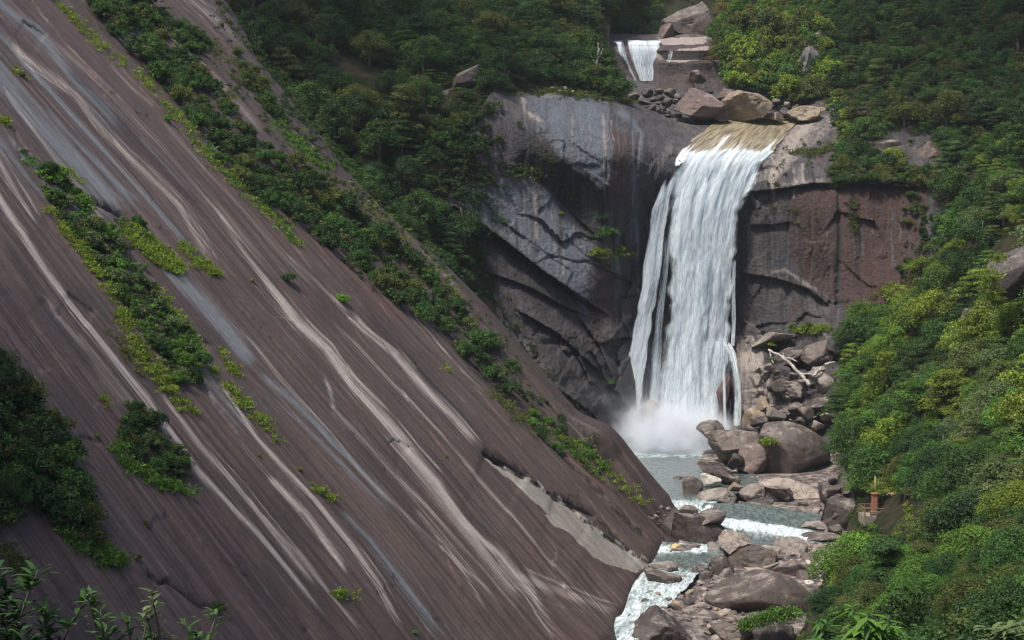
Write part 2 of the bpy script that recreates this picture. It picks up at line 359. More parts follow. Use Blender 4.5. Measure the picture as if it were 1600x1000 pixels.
def slab_h(px, py, S, Tt, pos):
    h = 1.1*fbm(S*.03, Tt*.014, S*0, 3, 3)+.15*fbm(S*.22, Tt*.03, S*0, 4, 9)+.05*fbm(S*1.1, Tt*.3, S*0, 4, 19)
    d, sd, _ = pdist(px, py, GRV); mpp = pos[..., 1]/F; dm = d*mpp*sd*-1       # metres, + = far side
    h = h-1.3*np.exp(-(dm/2.2)**2)+.5*sstep(.5, 3.2, dm)*sstep(300, 700, px)
    d, sd, po = pdist(px, py, RISER); dr_ = d*mpp*sd*-1; h = h+2.5*sstep(-.3, .45, dr_)*sstep(0, .25, po)
    for LN, a_ in (([(845,655),(900,720),(960,790),(1030,855)], .7), ([(905,700),(960,760),(1000,800),(1040,842)], .8)):
        d, sd, po = pdist(px, py, LN); h = h+a_*sstep(-.2, .4, d*mpp*sd*-1)*np.exp(-d/40)*sstep(0, .2, po)
    d, sd, _ = pdist(px, py, EDGE); dm = d*mpp*sd*-1
    h = h-np.clip(dm, 0, 60)*2.2-.35*np.clip(dm+2.5, 0, 2.5)**2*.3
    for wd, pts in CRACKS:
        d, sd, po = pdist(px, py, pts); f = np.exp(-(d/(wd*1.2))**2)*sstep(0, .12, po)*sstep(1, .88, po)
        st_ = np.where(sd > 0, np.exp(-d/55), 0)*sstep(0, .15, po)*sstep(1, .85, po)
        h = h-.10*wd*f-.075*wd*st_
    f = inpoly(px+5*noise3(px*.06, py*.06, px*0, 4), py, FRESH); h = h-.35*f
    # apron flaring out at the foot
    h = h+.9*np.exp(-(Tt/6)**2)*sstep(-6, 4, S*-1)+.25*fbm(S*.12, Tt*.2, S*0, 4, 77)*sstep(26, 8, Tt)
    return h
H = slab_h(spx, spy, S, Tt, B0)
_r = np.random.default_rng(8); _u = S/6+.5*fbm(S*.12, Tt*.05, S*0, 4, 33); _w = Tt/24+.35*fbm(S*.15, Tt*.08, S*0, 4, 34); _n = 170; _su = _r.uniform(_u.min(), _u.max(), _n); _sw = _r.uniform(_w.min(), _w.max(), _n); _h_ = _r.uniform(0, .30, _n)**1.0
_b = np.full(S.shape, 1e9, np.float32); _i = np.zeros(S.shape, np.int32)
for k in range(_n):
    _d = ((_u-_su[k])**2+(_w-_sw[k])**2).astype(np.float32); _m = _d < _b; _b[_m] = _d[_m]; _i[_m] = k
H = H+_h_[_i]
SV = B0+H[..., None]*Nn
# flow coordinate: one value along each stain
cs, cv = [], []
for ch, k, wd, pts in STRK:
    if len(pts) > 4:
        a = np.array(pts); s_, t_ = slab_st(a[:, 0], a[:, 1]); s_, t_ = np.asarray(s_), np.asarray(t_)
        for i in range(0, len(a), 2): cs.append((s_[i], t_[i])); cv.append(s_.mean()-s_[i])
ff = tps(cs, cv, 1.0)
sc4 = 8; Sg, Tg = S[::sc4, ::sc4], Tt[::sc4, ::sc4]; Dg = ff(Sg, Tg)
ui = np.clip(np.arange(S.shape[0])/sc4, 0, Sg.shape[0]-1.001); vi = np.clip(np.arange(S.shape[1])/sc4, 0, Sg.shape[1]-1.001)
a0, b0 = ui.astype(int), vi.astype(int); fu, fv = (ui-a0)[:, None], (vi-b0)[None]
Dl = (Dg[a0][:, b0]*(1-fu)*(1-fv)+Dg[a0+1][:, b0]*fu*(1-fv)+Dg[a0][:, b0+1]*(1-fu)*fv+Dg[a0+1][:, b0+1]*fu*fv)
FU = S+Dl
# soil under the shrub strips, as a mask on the rock
def paint_from(px, py, strk, warp, flow_noise):
    out = np.zeros(px.shape+(4,), np.float32); wx = px+warp[0]; wy = py+warp[1]
    for ch, k, wd, pts in strk:
        a = np.array(pts); m = (wx > a[:, 0].min()-4*wd) & (wx < a[:, 0].max()+4*wd) & (wy > a[:, 1].min()-4*wd) & (wy < a[:, 1].max()+4*wd)
        if not m.any(): continue
        d, sd, po = pdist(wx[m], wy[m], pts)
        e = np.exp(-(d/(wd*(.85+.45*flow_noise[m])))**2)*sstep(-.02, .1, po)*sstep(1.02, .85, po)*k
        out[..., ch][m] = 1-(1-out[..., ch][m])*(1-np.clip(e, 0, 1))
    return out
fn = fbm(FU*.9, Tt*.05, S*0, 3, 31)
PT = paint_from(spx, spy, STRK, (4*fbm(S*.05, Tt*.03, S*0, 3, 5), 3*fbm(S*.05, Tt*.03, S*0, 3, 6)), 1.4*fn)
fr = inpoly(spx+7*noise3(S*.7, Tt*.35, S*0, 4), spy+4*noise3(S*.9, Tt*.5, S*0, 8), FRESH)
soft = lambda poly, k: np.where(inpoly(spx+6*noise3(S*.5, Tt*.5, S*0, 24), spy+6*noise3(S*.5, Tt*.5, S*0, 25), poly), k, 0.)
for wd, pts in CRACKS:
    d, sd, po = pdist(spx+2.5*noise3(S*1.5, Tt*1.5, S*0, 14), spy+2.5*noise3(S*1.5, Tt*1.5, S*0, 15), pts)
    PT[..., 2] = np.maximum(PT[..., 2], np.exp(-(d/(wd*.75))**2)*sstep(0, .1, po)*sstep(1, .9, po))  # dark along cracks, with shadow under slab lips and steps painted in
d, sd, po = pdist(spx, spy, GRV); PT[..., 2] = np.maximum(PT[..., 2], .55*np.exp(-(d/16)**2))
keep = (pdist(spx, spy, EDGE)[0]*B0[..., 1]/F*-pdist(spx, spy, EDGE)[1] < 16) & (spx > -420) & (spy > -420) & (spy < 1400)
PT[..., 2] = np.maximum(PT[..., 2], .55*sstep(1.6, .6, Tt+.5*fn+.4*fbm(S*.3, S*0, S*0, 3, 4)))     # wet line of the stream
d, sd, po = pdist(spx, spy, EDGE); PT[..., 2] = np.maximum(PT[..., 2], .45*np.exp(-(d/20)**2)); PT[..., 0] *= 1-.6*np.exp(-(d/22)**2)  # shade painted along the far edge, which curves into the light
me = mesh_np('rock_slope', SV, grid_faces(len(s_ax), len(t_ax), keep), M_SLAB, {'paint': PT.reshape(-1, 4), 'fresh': fr.astype(np.float32).ravel()}, np.stack([FU.ravel(), Tt.ravel()], -1))
tag(obj('rock_slope', me), kind='structure')
# ------------------------------------------------------------------ cliff behind (height field over x,z)
CC = [(560,350,306),(560,560,300),(620,200,330),(700,300,320),(700,450,314),(800,300,323),(850,450,319),(760,600,306),(900,300,328),(900,500,321),(950,400,328),(1000,350,335),(940,620,317),(900,700,305),
(1000,600,330),(1050,450,339),(1100,300,340),(1100,450,341),(1100,650,338),(1000,700,326),(1060,710,332),(1150,400,336),(1200,350,333),(1300,350,331),(1400,350,331),(1480,300,334),(1200,480,331),(1300,480,327),
(1160,520,335),(1160,600,326),(1180,680,318),(1230,600,320),(1330,600,310),(1240,690,308),(1360,720,296),(1000,800,318),(1200,800,290),
(750,130,332),(800,155,336),(800,133,352),(870,170,335),(870,142,354),(950,190,337),(950,156,358),(1000,205,339),(1000,172,360),(1050,235,340),(1050,197,360),(1100,252,339),(1100,192,367),(1180,250,337),(1180,188,370),
(1240,270,336),(1240,195,367),(1310,280,336),(1300,180,366),(1350,270,337),(1350,150,372),(1450,230,343),(1100,140,415),(1000,135,410),(1250,130,400),(1400,120,385),(900,120,390),(800,100,375),(680,90,350),(1100,60,470),(900,40,450),(1300,40,440)]
cw = np.array([P(*c) for c in CC]); cf = tps(np.c_[cw[:, 0], cw[:, 2]], cw[:, 1], .002)
_dc = .24
xa = np.arange(-34, 96, _dc); za = np.arange(-48, 50, _dc)
Xc, Zc = np.meshgrid(xa, za, indexing='ij'); Yc = cf(Xc, Zc)
B1 = np.stack([Xc, Yc, Zc], -1); cpx, cpy = proj(B1)
TOPE = sstep(250, 205, cpy+0*cpx)      # 1 on the shelf on top
def facets(X, Z, n, asp, h, g, seed, rot=0.):
    """angular rock: every point takes the tilted plane of its nearest site"""
    r = np.random.default_rng(seed); c, s = math.cos(rot), math.sin(rot); U = (X*c+Z*s)*asp; W = -X*s+Z*c
    wx = .6*fbm(X*.5, Z*.5, X*0, 3, seed); U = U+wx; W = W+.6*fbm(X*.5, Z*.5, X*0, 3, seed+1)
    su = r.uniform(U.min(), U.max(), n); sw = r.uniform(W.min(), W.max(), n); H_ = r.uniform(-h, h, n); gu = r.normal(size=n)*g; gw = r.normal(size=n)*g
    best = np.full(U.shape, 1e9, np.float32); idx = np.zeros(U.shape, int)
    for k in range(n):
        d = (U-su[k])**2+(W-sw[k])**2; m = d < best; best[m] = d[m]; idx[m] = k
    return H_[idx]+gu[idx]*(U-su[idx])+gw[idx]*(W-sw[idx])
def cliff_off(px, py):
    """metres towards the camera"""
    nx = 6*fbm(Xc*.12, Zc*.12, Xc*0, 3, 41); px = px+nx; py = py+nx*.6
    o = np.zeros(px.shape)
    # lower left wall: bottom edge overhang
    L1 = [(660,318),(716,326),(745,345),(800,385),(850,425),(905,462),(960,500)]
    d, sd, po = pdist(px, py, L1); below = sd > 0; dm = d*.13; wgt = sstep(0, .05, po)*sstep(1, .75, po)
    o += np.where(~below, 2.6*np.exp(-dm/10), -1.7*np.exp(-dm/2.2))*wgt
    # second crack under it
    L2 = [(700,400),(760,425),(830,450),(880,478),(930,500)]
    d, sd, po = pdist(px, py, L2); dm = d*.13; o += np.where(sd > 0, -.8*np.exp(-dm/5), .6*np.exp(-dm/3))*sstep(0, .1, po)*sstep(1, .8, po)
    # dark undercut facet between upper wall and lower wall
    U = [(815,185),(850,222),(890,262),(935,290),(960,330)]; Mn = [(805,262),(830,268),(870,310),(905,345),(940,375)]
    dU, sU, pU = pdist(px, py, U); dM, sM, pM = pdist(px, py, Mn)
    o += np.where(sU <= 0, 1.7*np.exp(-dU*.13/7), 0)*sstep(1, .8, pU)*sstep(1010, 900, px)
    mid = (sU > 0) & (sM <= 0); f = dU/(dU+dM+1e-6)
    o += np.where(mid, (1.7*(1-f)-1.5*f), 0)*sstep(1, .8, pU)*sstep(800, 830, px)
    o += np.where(sM > 0, -1.5*np.exp(-dM*.13/1.0), 0)*sstep(1, .85, pM)*sstep(790, 815, px)
    # rounded pillar between the blue stain and the falls
    o += 1.8*np.exp(-((px-960)/45)**2)*sstep(190, 230, py)*sstep(420, 330, py)
    # diagonal slabs beneath, down to the pool
    for pts, a_, b_ in (([(800,480),(870,520),(930,575),(985,640),(1000,670)], 2.2, 1.8), ([(900,490),(935,540),(960,600),(968,660)], 1.5, 1.5),
                        ([(930,540),(948,530),(985,528),(1010,538)], .9, 1.6), ([(760,560),(850,590),(930,650),(960,690)], 1.5, 1.3)):
        d, sd, po = pdist(px, py, pts); dm = d*.13; o += np.where(sd > 0, -.55*a_*np.exp(-dm/2.6), .45*b_*np.exp(-dm/3))*sstep(0, .1, po)*sstep(1, .85, po)
    # right wall: rim, horizontal cracks, stepped ledges
    for pts, a_, b_ in (([(1165,300),(1200,298),(1260,288),(1330,286),(1440,292)], .9, 1.2), ([(1172,352),(1200,353),(1235,346)], .8, .3), ([(1150,425),(1200,432),(1228,440),(1262,452),(1300,480)], .8, 1.0),
                        ([(1160,515),(1205,520),(1260,522),(1320,512),(1345,500)], -1.5, 1.5), ([(1190,535),(1230,552),(1270,540),(1330,560)], 2.2, 1.2), ([(1195,600),(1250,602),(1310,590)], -.4, 1.6),
                        ([(1180,570),(1192,600),(1200,650)], 1.0, .5), ([(1210,640),(1250,655),(1300,640)], 1.5, 1.0)):
        d, sd, po = pdist(px, py, pts); dm = d*.13; o += np.where(sd > 0, -a_*np.exp(-dm/2.4), b_*np.exp(-dm/2.2))*sstep(0, .08, po)*sstep(1, .9, po)
    # vertical joints on the right wall
    for x0, y0, y1, a_ in ((1232, 440, 510, 1.0), (1312, 285, 500, 1.1), (1180, 440, 510, -.5), (1145, 250, 500, .6), (1008, 300, 520, .5)):
        d = np.abs(px-x0)*.13; o += -a_*np.exp(-(d/.7)**2)*sstep(y0-12, y0+12, py)*sstep(y1+12, y1-12, py)
    # tan bulge right of the falls
    o += 3.0*np.exp(-(((px-1168)/26)**2+((py-600)/62)**2)**1.5)
    return o
co = cliff_off(cpx, cpy)
rgh = sstep(500, 560, cpy)*sstep(1150, 1200, cpx)+.6*sstep(480, 540, cpy)*sstep(1010, 950, cpx)
blk = np.floor((noise3(Xc*.25, Zc*.30, Xc*0, 61)*.5+.5)*5+.6*noise3(Xc*.8, Zc*.8, Xc*0, 62))/5
blk2 = np.abs(noise3(Xc*.22+Zc*.1, Zc*.25, Xc*0, 71))
co = co+(.7+1.7*rgh)*facets(Xc, Zc, 230, 1.7, .26, .075, 5, .5)+(.35+1.8*rgh)*facets(Xc, Zc, 700, 1.3, .16, .12, 6, -.3)
co = co+.9*fbm(Xc*.10, Zc*.05, Xc*0, 4, 51)+.28*fbm(Xc*.5, Zc*.22, Xc*0, 4, 52)+rgh*(2.2*blk+1.5*blk2-1.2+.5*fbm(Xc*.9, Zc*.9, Xc*0, 3, 53))+.13*fbm(Xc*1.8, Zc*1.2, Xc*0, 3, 54)
for _i, pts in enumerate([[(820,195),(838,212),(826,226),(815,262)],[(860,258),(884,262),(900,258),(940,262)],[(740,300),(790,352),(850,400)],[(760,330),(820,372),(900,430)],[(880,365),(915,400),(960,420)],[(850,395),(900,410),(950,405)],
  [(945,160),(948,240),(946,330)],[(1003,200),(990,300),(996,420)],[(900,470),(960,470),(1000,460)],[(930,620),(960,600),(985,560)],[(1235,300),(1232,360),(1238,430)],[(1265,300),(1270,380),(1262,450)],[(1345,300),(1350,400),(1340,470)],
  [(1390,300),(1385,380),(1395,440)],[(1280,460),(1300,475),(1330,470)],[(1180,300),(1185,350)],[(1200,560),(1230,590),(1300,600)],[(1240,530),(1250,560),(1310,565)],[(870,175),(872,230)],[(905,160),(910,250)]]):
    d, sd, po = pdist(cpx+1.5*noise3(Xc*.6, Zc*.6, Xc*0, 140+_i), cpy+1.5*noise3(Xc*.6, Zc*.6, Xc*0, 160+_i), pts); dm = d*.13; e = sstep(0, .08, po)*sstep(1, .92, po)
    co = co+e*(np.where(sd > 0, -.22*np.exp(-dm/1.6), .12*np.exp(-dm/1.6))-.30*np.exp(-(dm/.22)**2))
CV = B1.copy(); CV[..., 1] -= co*(1-.75*TOPE)
CSTR = [(1,.9,9,[(905,150),(905,200),(903,260)]),(1,.9,9,[(925,160),(932,210),(934,260),(930,310)]),(1,.8,14,[(870,165),(875,215),(885,250)]),(1,.8,6,[(950,165),(985,185),(1003,210),(1000,240),(990,280),(992,330),(1000,400)]),
 (1,.75,12,[(860,290),(860,370),(850,420)]),(1,.7,10,[(890,330),(890,420),(880,440)]),(1,.7,14,[(905,380),(905,440),(915,500)]),(1,.6,12,[(760,310),(765,350)]),(1,.5,10,[(800,300),(805,360)]),
 (0,.75,6,[(815,150),(822,175),(850,190)]),(0,.55,10,[(835,148),(870,150)]),(0,.6,3,[(893,180),(895,230),(895,300)]),(0,.7,3,[(943,170),(944,230),(943,300),(945,330)]),(0,.5,2,[(1003,205),(996,250),(988,300),(990,340)]),
 (0,.7,5,[(835,295),(838,340),(838,380)]),(0,.6,3,[(862,330),(866,370),(866,400)]),(0,.5,4,[(818,290),(820,350)]),(0,.45,4,[(880,370),(878,440)]),(0,.4,6,[(910,300),(915,330)]),
 (0,.4,5,[(1235,180),(1210,215),(1195,250),(1190,270)]),(0,.75,16,[(1265,185),(1245,215),(1225,250),(1200,275)]),(0,.5,8,[(1200,290),(1240,285),(1300,280)]),(0,.4,12,[(1040,180),(1070,190),(1090,195)]),
 (0,.45,6,[(1300,170),(1330,160),(1345,150)]),(0,.4,9,[(1050,225),(1035,250),(1025,275)]),
 (0,.6,5,[(1195,428),(1225,422),(1260,445),(1285,455)]),(0,.9,16,[(1165,545),(1185,590),(1190,620)]),(0,.8,12,[(1175,625),(1195,650)]),(0,.6,7,[(1170,518),(1220,532),(1255,520)]),(0,.5,8,[(1270,520),(1310,522)]),
 (0,.5,10,[(1215,612),(1250,605)]),(0,.5,8,[(1230,640),(1280,630)]),(0,.5,9,[(1275,590),(1290,600)]),(0,.4,4,[(1235,545),(1255,560)]),(0,.4,2,[(1393,380),(1395,410)]),(0,.4,3,[(1360,340),(1365,370)]),
 (2,.4,22,[(850,225),(880,270),(915,310)]),(2,.4,14,[(820,200),(850,250),(900,320),(935,370)]),(2,1.,9,[(700,325),(730,335),(790,385),(850,430),(900,465)]),(2,.5,20,[(720,370),(800,430),(860,480),(920,520)]),  # opening strokes deepen the painted shade of facet and overhang
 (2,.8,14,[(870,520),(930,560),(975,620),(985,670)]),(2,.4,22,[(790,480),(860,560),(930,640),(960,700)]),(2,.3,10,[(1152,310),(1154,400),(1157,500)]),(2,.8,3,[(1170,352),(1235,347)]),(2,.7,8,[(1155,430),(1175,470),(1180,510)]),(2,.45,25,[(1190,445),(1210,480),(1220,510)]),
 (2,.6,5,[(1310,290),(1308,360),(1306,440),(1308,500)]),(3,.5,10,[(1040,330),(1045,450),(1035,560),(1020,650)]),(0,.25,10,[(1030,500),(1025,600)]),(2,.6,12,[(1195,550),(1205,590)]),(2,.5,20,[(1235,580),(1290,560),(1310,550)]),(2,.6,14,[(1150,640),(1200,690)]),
 (2,1.1,4,[(700,328),(745,350),(800,392),(850,432),(905,470),(950,498)]),(2,.9,3,[(716,326),(690,318)]),(2,.4,5,[(965,170),(960,190)]),(2,.5,8,[(1235,300),(1236,420)]),(2,.45,10,[(1330,300),(1332,330)]),  # opening strokes paint the shadow line under the long overhang
 (3,1.,30,[(1250,310),(1255,380),(1260,420)]),(3,1.,45,[(1360,300),(1365,400),(1350,480)]),(3,.8,16,[(940,400),(937,470),(925,560)]),(3,.8,25,[(965,200),(965,260),(960,320)]),(3,.6,30,[(1400,260),(1420,340)]),(3,.5,25,[(1260,240),(1300,250)]),
 (3,.6,6,[(915,220),(917,290)]),(3,.5,5,[(850,300),(850,400)]),(3,.5,14,[(1240,470),(1250,500)]),(3,.5,20,[(1260,530),(1310,560)])]
_r = random.Random(9)
for x0, x1, y0, y1, n_, cols in ((815, 1000, 150, 300, 34, (1, 1, 0, 2, 3)), (735, 925, 290, 450, 40, (1, 0, 2, 3, 1)), (1155, 1440, 292, 500, 60, (2, 2, 3, 2, 3, 1)), (940, 1010, 300, 560, 12, (2, 1, 3)), (1180, 1300, 250, 300, 14, (0, 2, 0))):
    for _i in range(n_):
        xs_ = _r.uniform(x0, x1); ya = _r.uniform(y0, (y0*2+y1)/3); yb = _r.uniform(ya+40, y1+20); CSTR.append((_r.choice(cols), _r.uniform(.25, .7), _r.uniform(1.2, 5.5), [(xs_, ya), (xs_+_r.uniform(-3, 3), (ya+yb)/2), (xs_+_r.uniform(-6, 6), yb)]))
cn = fbm(Xc*.7, Zc*.08, Xc*0, 3, 81)
PC = paint_from(cpx, cpy, CSTR, (4*fbm(Xc*.3, Zc*.15, Xc*0, 3, 82), 4*fbm(Xc*.2, Zc*.2, Xc*0, 3, 83)), 1.2*cn)
POLYP = [(2,.6,[(812,190),(850,222),(900,268),(948,300),(940,380),(905,345),(870,310),(830,272),(800,250)]),(1,.62,[(730,290),(800,275),(830,278),(930,388),(918,445),(890,458),(800,380),(722,322)]),  # first polygon paints the shade of the undercut facet
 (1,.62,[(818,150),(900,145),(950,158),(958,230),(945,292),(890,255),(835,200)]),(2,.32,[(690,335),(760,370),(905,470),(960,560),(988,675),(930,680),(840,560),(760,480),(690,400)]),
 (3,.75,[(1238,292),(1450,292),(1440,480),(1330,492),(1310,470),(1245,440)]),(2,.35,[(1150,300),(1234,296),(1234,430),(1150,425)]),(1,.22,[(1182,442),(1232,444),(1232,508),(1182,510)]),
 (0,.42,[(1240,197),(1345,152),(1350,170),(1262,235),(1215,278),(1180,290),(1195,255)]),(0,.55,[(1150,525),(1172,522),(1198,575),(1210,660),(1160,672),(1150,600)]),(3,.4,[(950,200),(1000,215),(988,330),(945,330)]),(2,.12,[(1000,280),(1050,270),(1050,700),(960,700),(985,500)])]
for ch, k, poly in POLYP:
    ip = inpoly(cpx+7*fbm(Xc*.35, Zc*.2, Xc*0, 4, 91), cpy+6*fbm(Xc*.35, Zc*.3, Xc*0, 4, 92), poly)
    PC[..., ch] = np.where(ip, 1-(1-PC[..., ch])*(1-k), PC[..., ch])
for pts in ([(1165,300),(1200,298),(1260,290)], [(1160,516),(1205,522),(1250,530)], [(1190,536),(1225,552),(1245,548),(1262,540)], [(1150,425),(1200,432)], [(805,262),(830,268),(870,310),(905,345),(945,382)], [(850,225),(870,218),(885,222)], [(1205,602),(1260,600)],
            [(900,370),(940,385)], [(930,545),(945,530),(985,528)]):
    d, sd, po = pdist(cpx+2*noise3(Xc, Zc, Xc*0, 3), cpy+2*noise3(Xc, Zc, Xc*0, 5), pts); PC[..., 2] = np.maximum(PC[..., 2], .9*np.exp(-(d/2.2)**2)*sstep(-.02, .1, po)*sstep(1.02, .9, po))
ckeep = ~inpoly(cpx, cpy, [(-200,-400),(792,-400),(792,128),(765,150),(740,190),(728,240),(705,300),(690,330),(650,480),(-200,600)])
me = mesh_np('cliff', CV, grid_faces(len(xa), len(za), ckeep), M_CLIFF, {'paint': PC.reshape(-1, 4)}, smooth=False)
tag(obj('cliff', me), kind='structure')
def cliff_d(px, py):
    d = np.full(np.shape(px), 338.)
    for _ in range(12):
        p = P(px, py, d); d = .5*d+.5*cf(p[..., 0], p[..., 2])
    p = P(px, py, d); i = np.clip(((p[..., 0]-xa[0])/_dc), 0, len(xa)-1).astype(int); j = np.clip(((p[..., 2]-za[0])/_dc), 0, len(za)-1).astype(int)
    return d-(co*(1-.75*TOPE))[i, j]
# ------------------------------------------------------------------ spline terrain patches
def cr_axis(A, n):
    """Catmull-Rom along axis 0 of lattice A to n samples"""
    A = np.concatenate([2*A[:1]-A[1:2], A, 2*A[-1:]-A[-2:-1]], 0); m = A.shape[0]-3
    u = np.linspace(0, m-1e-6, n); i = u.astype(int); t = (u-i).reshape(-1, *([1]*(A.ndim-1)))
    p0, p1, p2, p3 = A[i], A[i+1], A[i+2], A[i+3]
    return .5*((2*p1)+(-p0+p2)*t+(2*p0-5*p1+4*p2-p3)*t**2+(-p0+3*p1-3*p2+p3)*t**3)
def patch(rows, nu, nv, amp=1.0, s=0):
    A = np.array([[P(*c) for c in r] for r in rows]); A = cr_axis(A, nu); A = cr_axis(A.transpose(1, 0, 2), nv).transpose(1, 0, 2)
    du = np.gradient(A, axis=0); dv = np.gradient(A, axis=1); N = np.cross(du, dv); N /= np.linalg.norm(N, axis=-1, keepdims=True)+1e-9
    N *= np.sign((N*-A).sum(-1, keepdims=True)+1e-9)
    q = A*.08; A = A+N*(amp*fbm(q[..., 0], q[..., 1], q[..., 2], 4, s+90))[..., None]
    return A, N
LH = [[(150,100,300),(450,330,290),(600,440,294),(700,520,300),(780,590,306)],
 [(200,-50,330),(480,200,315),(620,300,314),(710,352,317),(800,300,335)],
 [(200,-150,360),(500,80,345),(640,170,330),(745,190,329),(825,150,347)],
 [(200,-250,400),(520,-20,380),(660,60,370),(790,95,362),(985,140,378)],
 [(200,-400,460),(540,-150,430),(700,-60,420),(830,-20,410),(950,70,415)],
 [(200,-600,520),(560,-300,500),(720,-200,480),(860,-180,480),(985,-120,480)]]
RH = [[(1180,1120,170),(1350,1130,135),(1500,1150,105),(1720,1200,75)],
 [(1262,965,195),(1380,970,165),(1500,970,140),(1720,1000,100)],
 [(1315,850,232),(1400,860,205),(1500,850,180),(1740,850,130)],
 [(1325,765,262),(1420,745,240),(1520,720,215),(1760,700,160)],
 [(1305,655,298),(1400,620,280),(1520,580,255),(1780,540,195)],
 [(1330,545,318),(1420,500,303),(1540,440,285),(1800,360,230)],
 [(1420,440,331),(1480,400,322),(1560,300,315),(1820,180,275)],
 [(1450,330,338),(1480,260,338),(1580,160,345),(1840,0,325)],
 [(1345,240,347),(1420,160,360),(1580,20,385),(1850,-150,390)],
 [(1335,150,374),(1400,50,395),(1560,-120,430),(1860,-300,450)],
 [(1150,118,405),(1250,40,420),(1450,-150,470),(1820,-400,520)],
 [(1112,62,436),(1180,-60,460),(1400,-250,520),(1720,-500,600)]]
BH = [[(820,110,455),(960,75,462),(1050,75,465),(1250,90,470)], [(820,20,470),(960,10,480),(1060,0,485),(1250,0,490)],
 [(800,-120,510),(960,-100,520),(1060,-110,520),(1260,-120,530)], [(800,-400,600),(960,-380,620),(1060,-380,620),(1260,-400,620)]]
LHA, LHN = patch(LH, 160, 150, 1.3, 1); RHA, RHN = patch(RH, 260, 140, 1.5, 2); BHA, BHN = patch(BH, 60, 60, 1.5, 3)
for nm, A in (('hillside', LHA), ('hillside', RHA), ('hillside', BHA)):
    tag(obj(nm, mesh_np('hillside', A, grid_faces(A.shape[0], A.shape[1]), M_SOIL)), kind='structure')
# valley floor under everything
gx, gy = np.meshgrid(np.linspace(-600, 600, 80), np.linspace(-100, 900, 80), indexing='ij')
gz = -52+1.5*fbm(gx*.02, gy*.02, gx*0, 3, 7)
tag(obj('ground', mesh_np('ground', np.stack([gx, gy, gz], -1), grid_faces(80, 80), M_SOIL)), kind='structure')
# gravel bed of the stream, right bank
bed = [[(940,1020,186),(1060,1010,187),(1180,1030,185),(1330,1040,180)], [(980,960,197),(1080,955,199),(1190,945,203),(1310,935,205)], [(1005,905,213),(1090,905,214),(1190,895,218),(1320,890,222)],
 [(1040,865,228),(1110,872,227),(1190,862,232),(1340,852,236)], [(1060,830,240),(1130,845,238),(1200,850,238),(1345,830,243)], [(1060,800,262),(1130,805,258),(1220,800,256),(1360,795,256)],
 [(1070,765,278),(1140,765,276),(1220,760,276),(1360,760,276)], [(1080,735,294),(1150,730,296),(1220,725,297),(1370,720,290)], [(1100,700,318),(1160,690,318),(1230,690,312),(1360,690,300)]]
BA, BN = patch(bed, 130, 90, .5, 5)
T = NT('stream_bed_gravel'); geo = T.n('NewGeometry').outputs['Position']
vo = T.n('TexVoronoi', {'Vector': geo, 'Scale': .9}); c_ = T.mix(T.ss(T.noise(geo, .5, 5), .4, .6), (.075, .058, .052), (.22, .18, .16))
c_ = T.mix(1.0, c_, T.mix(T.n('SeparateColor', {'Color': vo.outputs['Color']}).outputs[0], (.5, .5, .5), (1.4, 1.4, 1.4)), 'MULTIPLY')
T.surf(principled(T, c_, .6, T.bump(vo.outputs['Distance'], 1.0, .5)))
_bx, _by = proj(BA); BA[..., 2] -= .5+1.4*sstep(1225, 1290, -_bx+2515)*0+1.3*(sstep(795, 800, _by)*sstep(846, 836, _by))
tag(obj('stream_bed', mesh_np('stream_bed', BA, grid_faces(130, 90), T.m)), kind='structure')
# upper cliff with the upper fall
UC = [(930,150,412),(1000,150,412),(1100,150,410),(940,100,420),(980,100,421),(1020,120,419),(1060,120,418),(1110,120,418),(1020,90,420),(1060,80,420),(1105,80,420),(950,72,424),(1020,72,423),(1100,70,423),
 (950,63,436),(1020,63,436),(1100,60,436),(940,58,452),(1020,58,455),(1110,55,455),(980,125,419),(940,128,417)]
uw = np.array([P(*c) for c in UC]); uf = tps(np.c_[uw[:, 0], uw[:, 2]], uw[:, 1], .001)
xu = np.arange(19, 58, .25); zu = np.arange(36, 61.5, .2); XU, ZU = np.meshgrid(xu, zu, indexing='ij'); YU = uf(XU, ZU)
upx, upy = proj(np.stack([XU, YU, ZU], -1))
uo = .5*fbm(XU*.25, ZU*.25, XU*0, 4, 5)+1.6*sstep(84, 80, upy)*sstep(1020, 1035, upx)*sstep(70, 74, upy)-1.2*sstep(84, 90, upy)*sstep(1030, 1045, upx)*sstep(96, 92, upy)
uo += 1.8*sstep(92, 100, upy)*sstep(1015, 1030, upx)
YU2 = YU-uo*sstep(62, 70, upy)
pu = np.zeros(XU.shape+(4,), np.float32); pu[..., 0] = np.clip(.8*sstep(98, 90, upy)*sstep(1018, 1030, upx)*(sstep(78, 84, upy)+.5*sstep(70, 64, upy))+.3*fbm(XU*.5, ZU*.5, XU*0, 3, 2), 0, 1)
for _pl in ([(1028,60),(1106,57),(1102,68),(1036,71)], [(1052,80),(1106,73),(1099,92),(1062,98),(1040,96)]): pu[..., 0] = np.where(inpoly(upx+2*noise3(XU, ZU, XU*0, 2), upy+1.5*noise3(XU*.8, ZU, XU*0, 3), _pl), 1.3, pu[..., 0])  # sunlight on the ledges is painted in as pale rock
pu[..., 2] = .4*sstep(118, 130, upy); pu[..., 3] = .5
tag(obj('cliff', mesh_np('cliff', np.stack([XU, YU2, ZU], -1), grid_faces(len(xu), len(zu)), M_CLIFF, {'paint': pu.reshape(-1, 4)})), kind='structure')
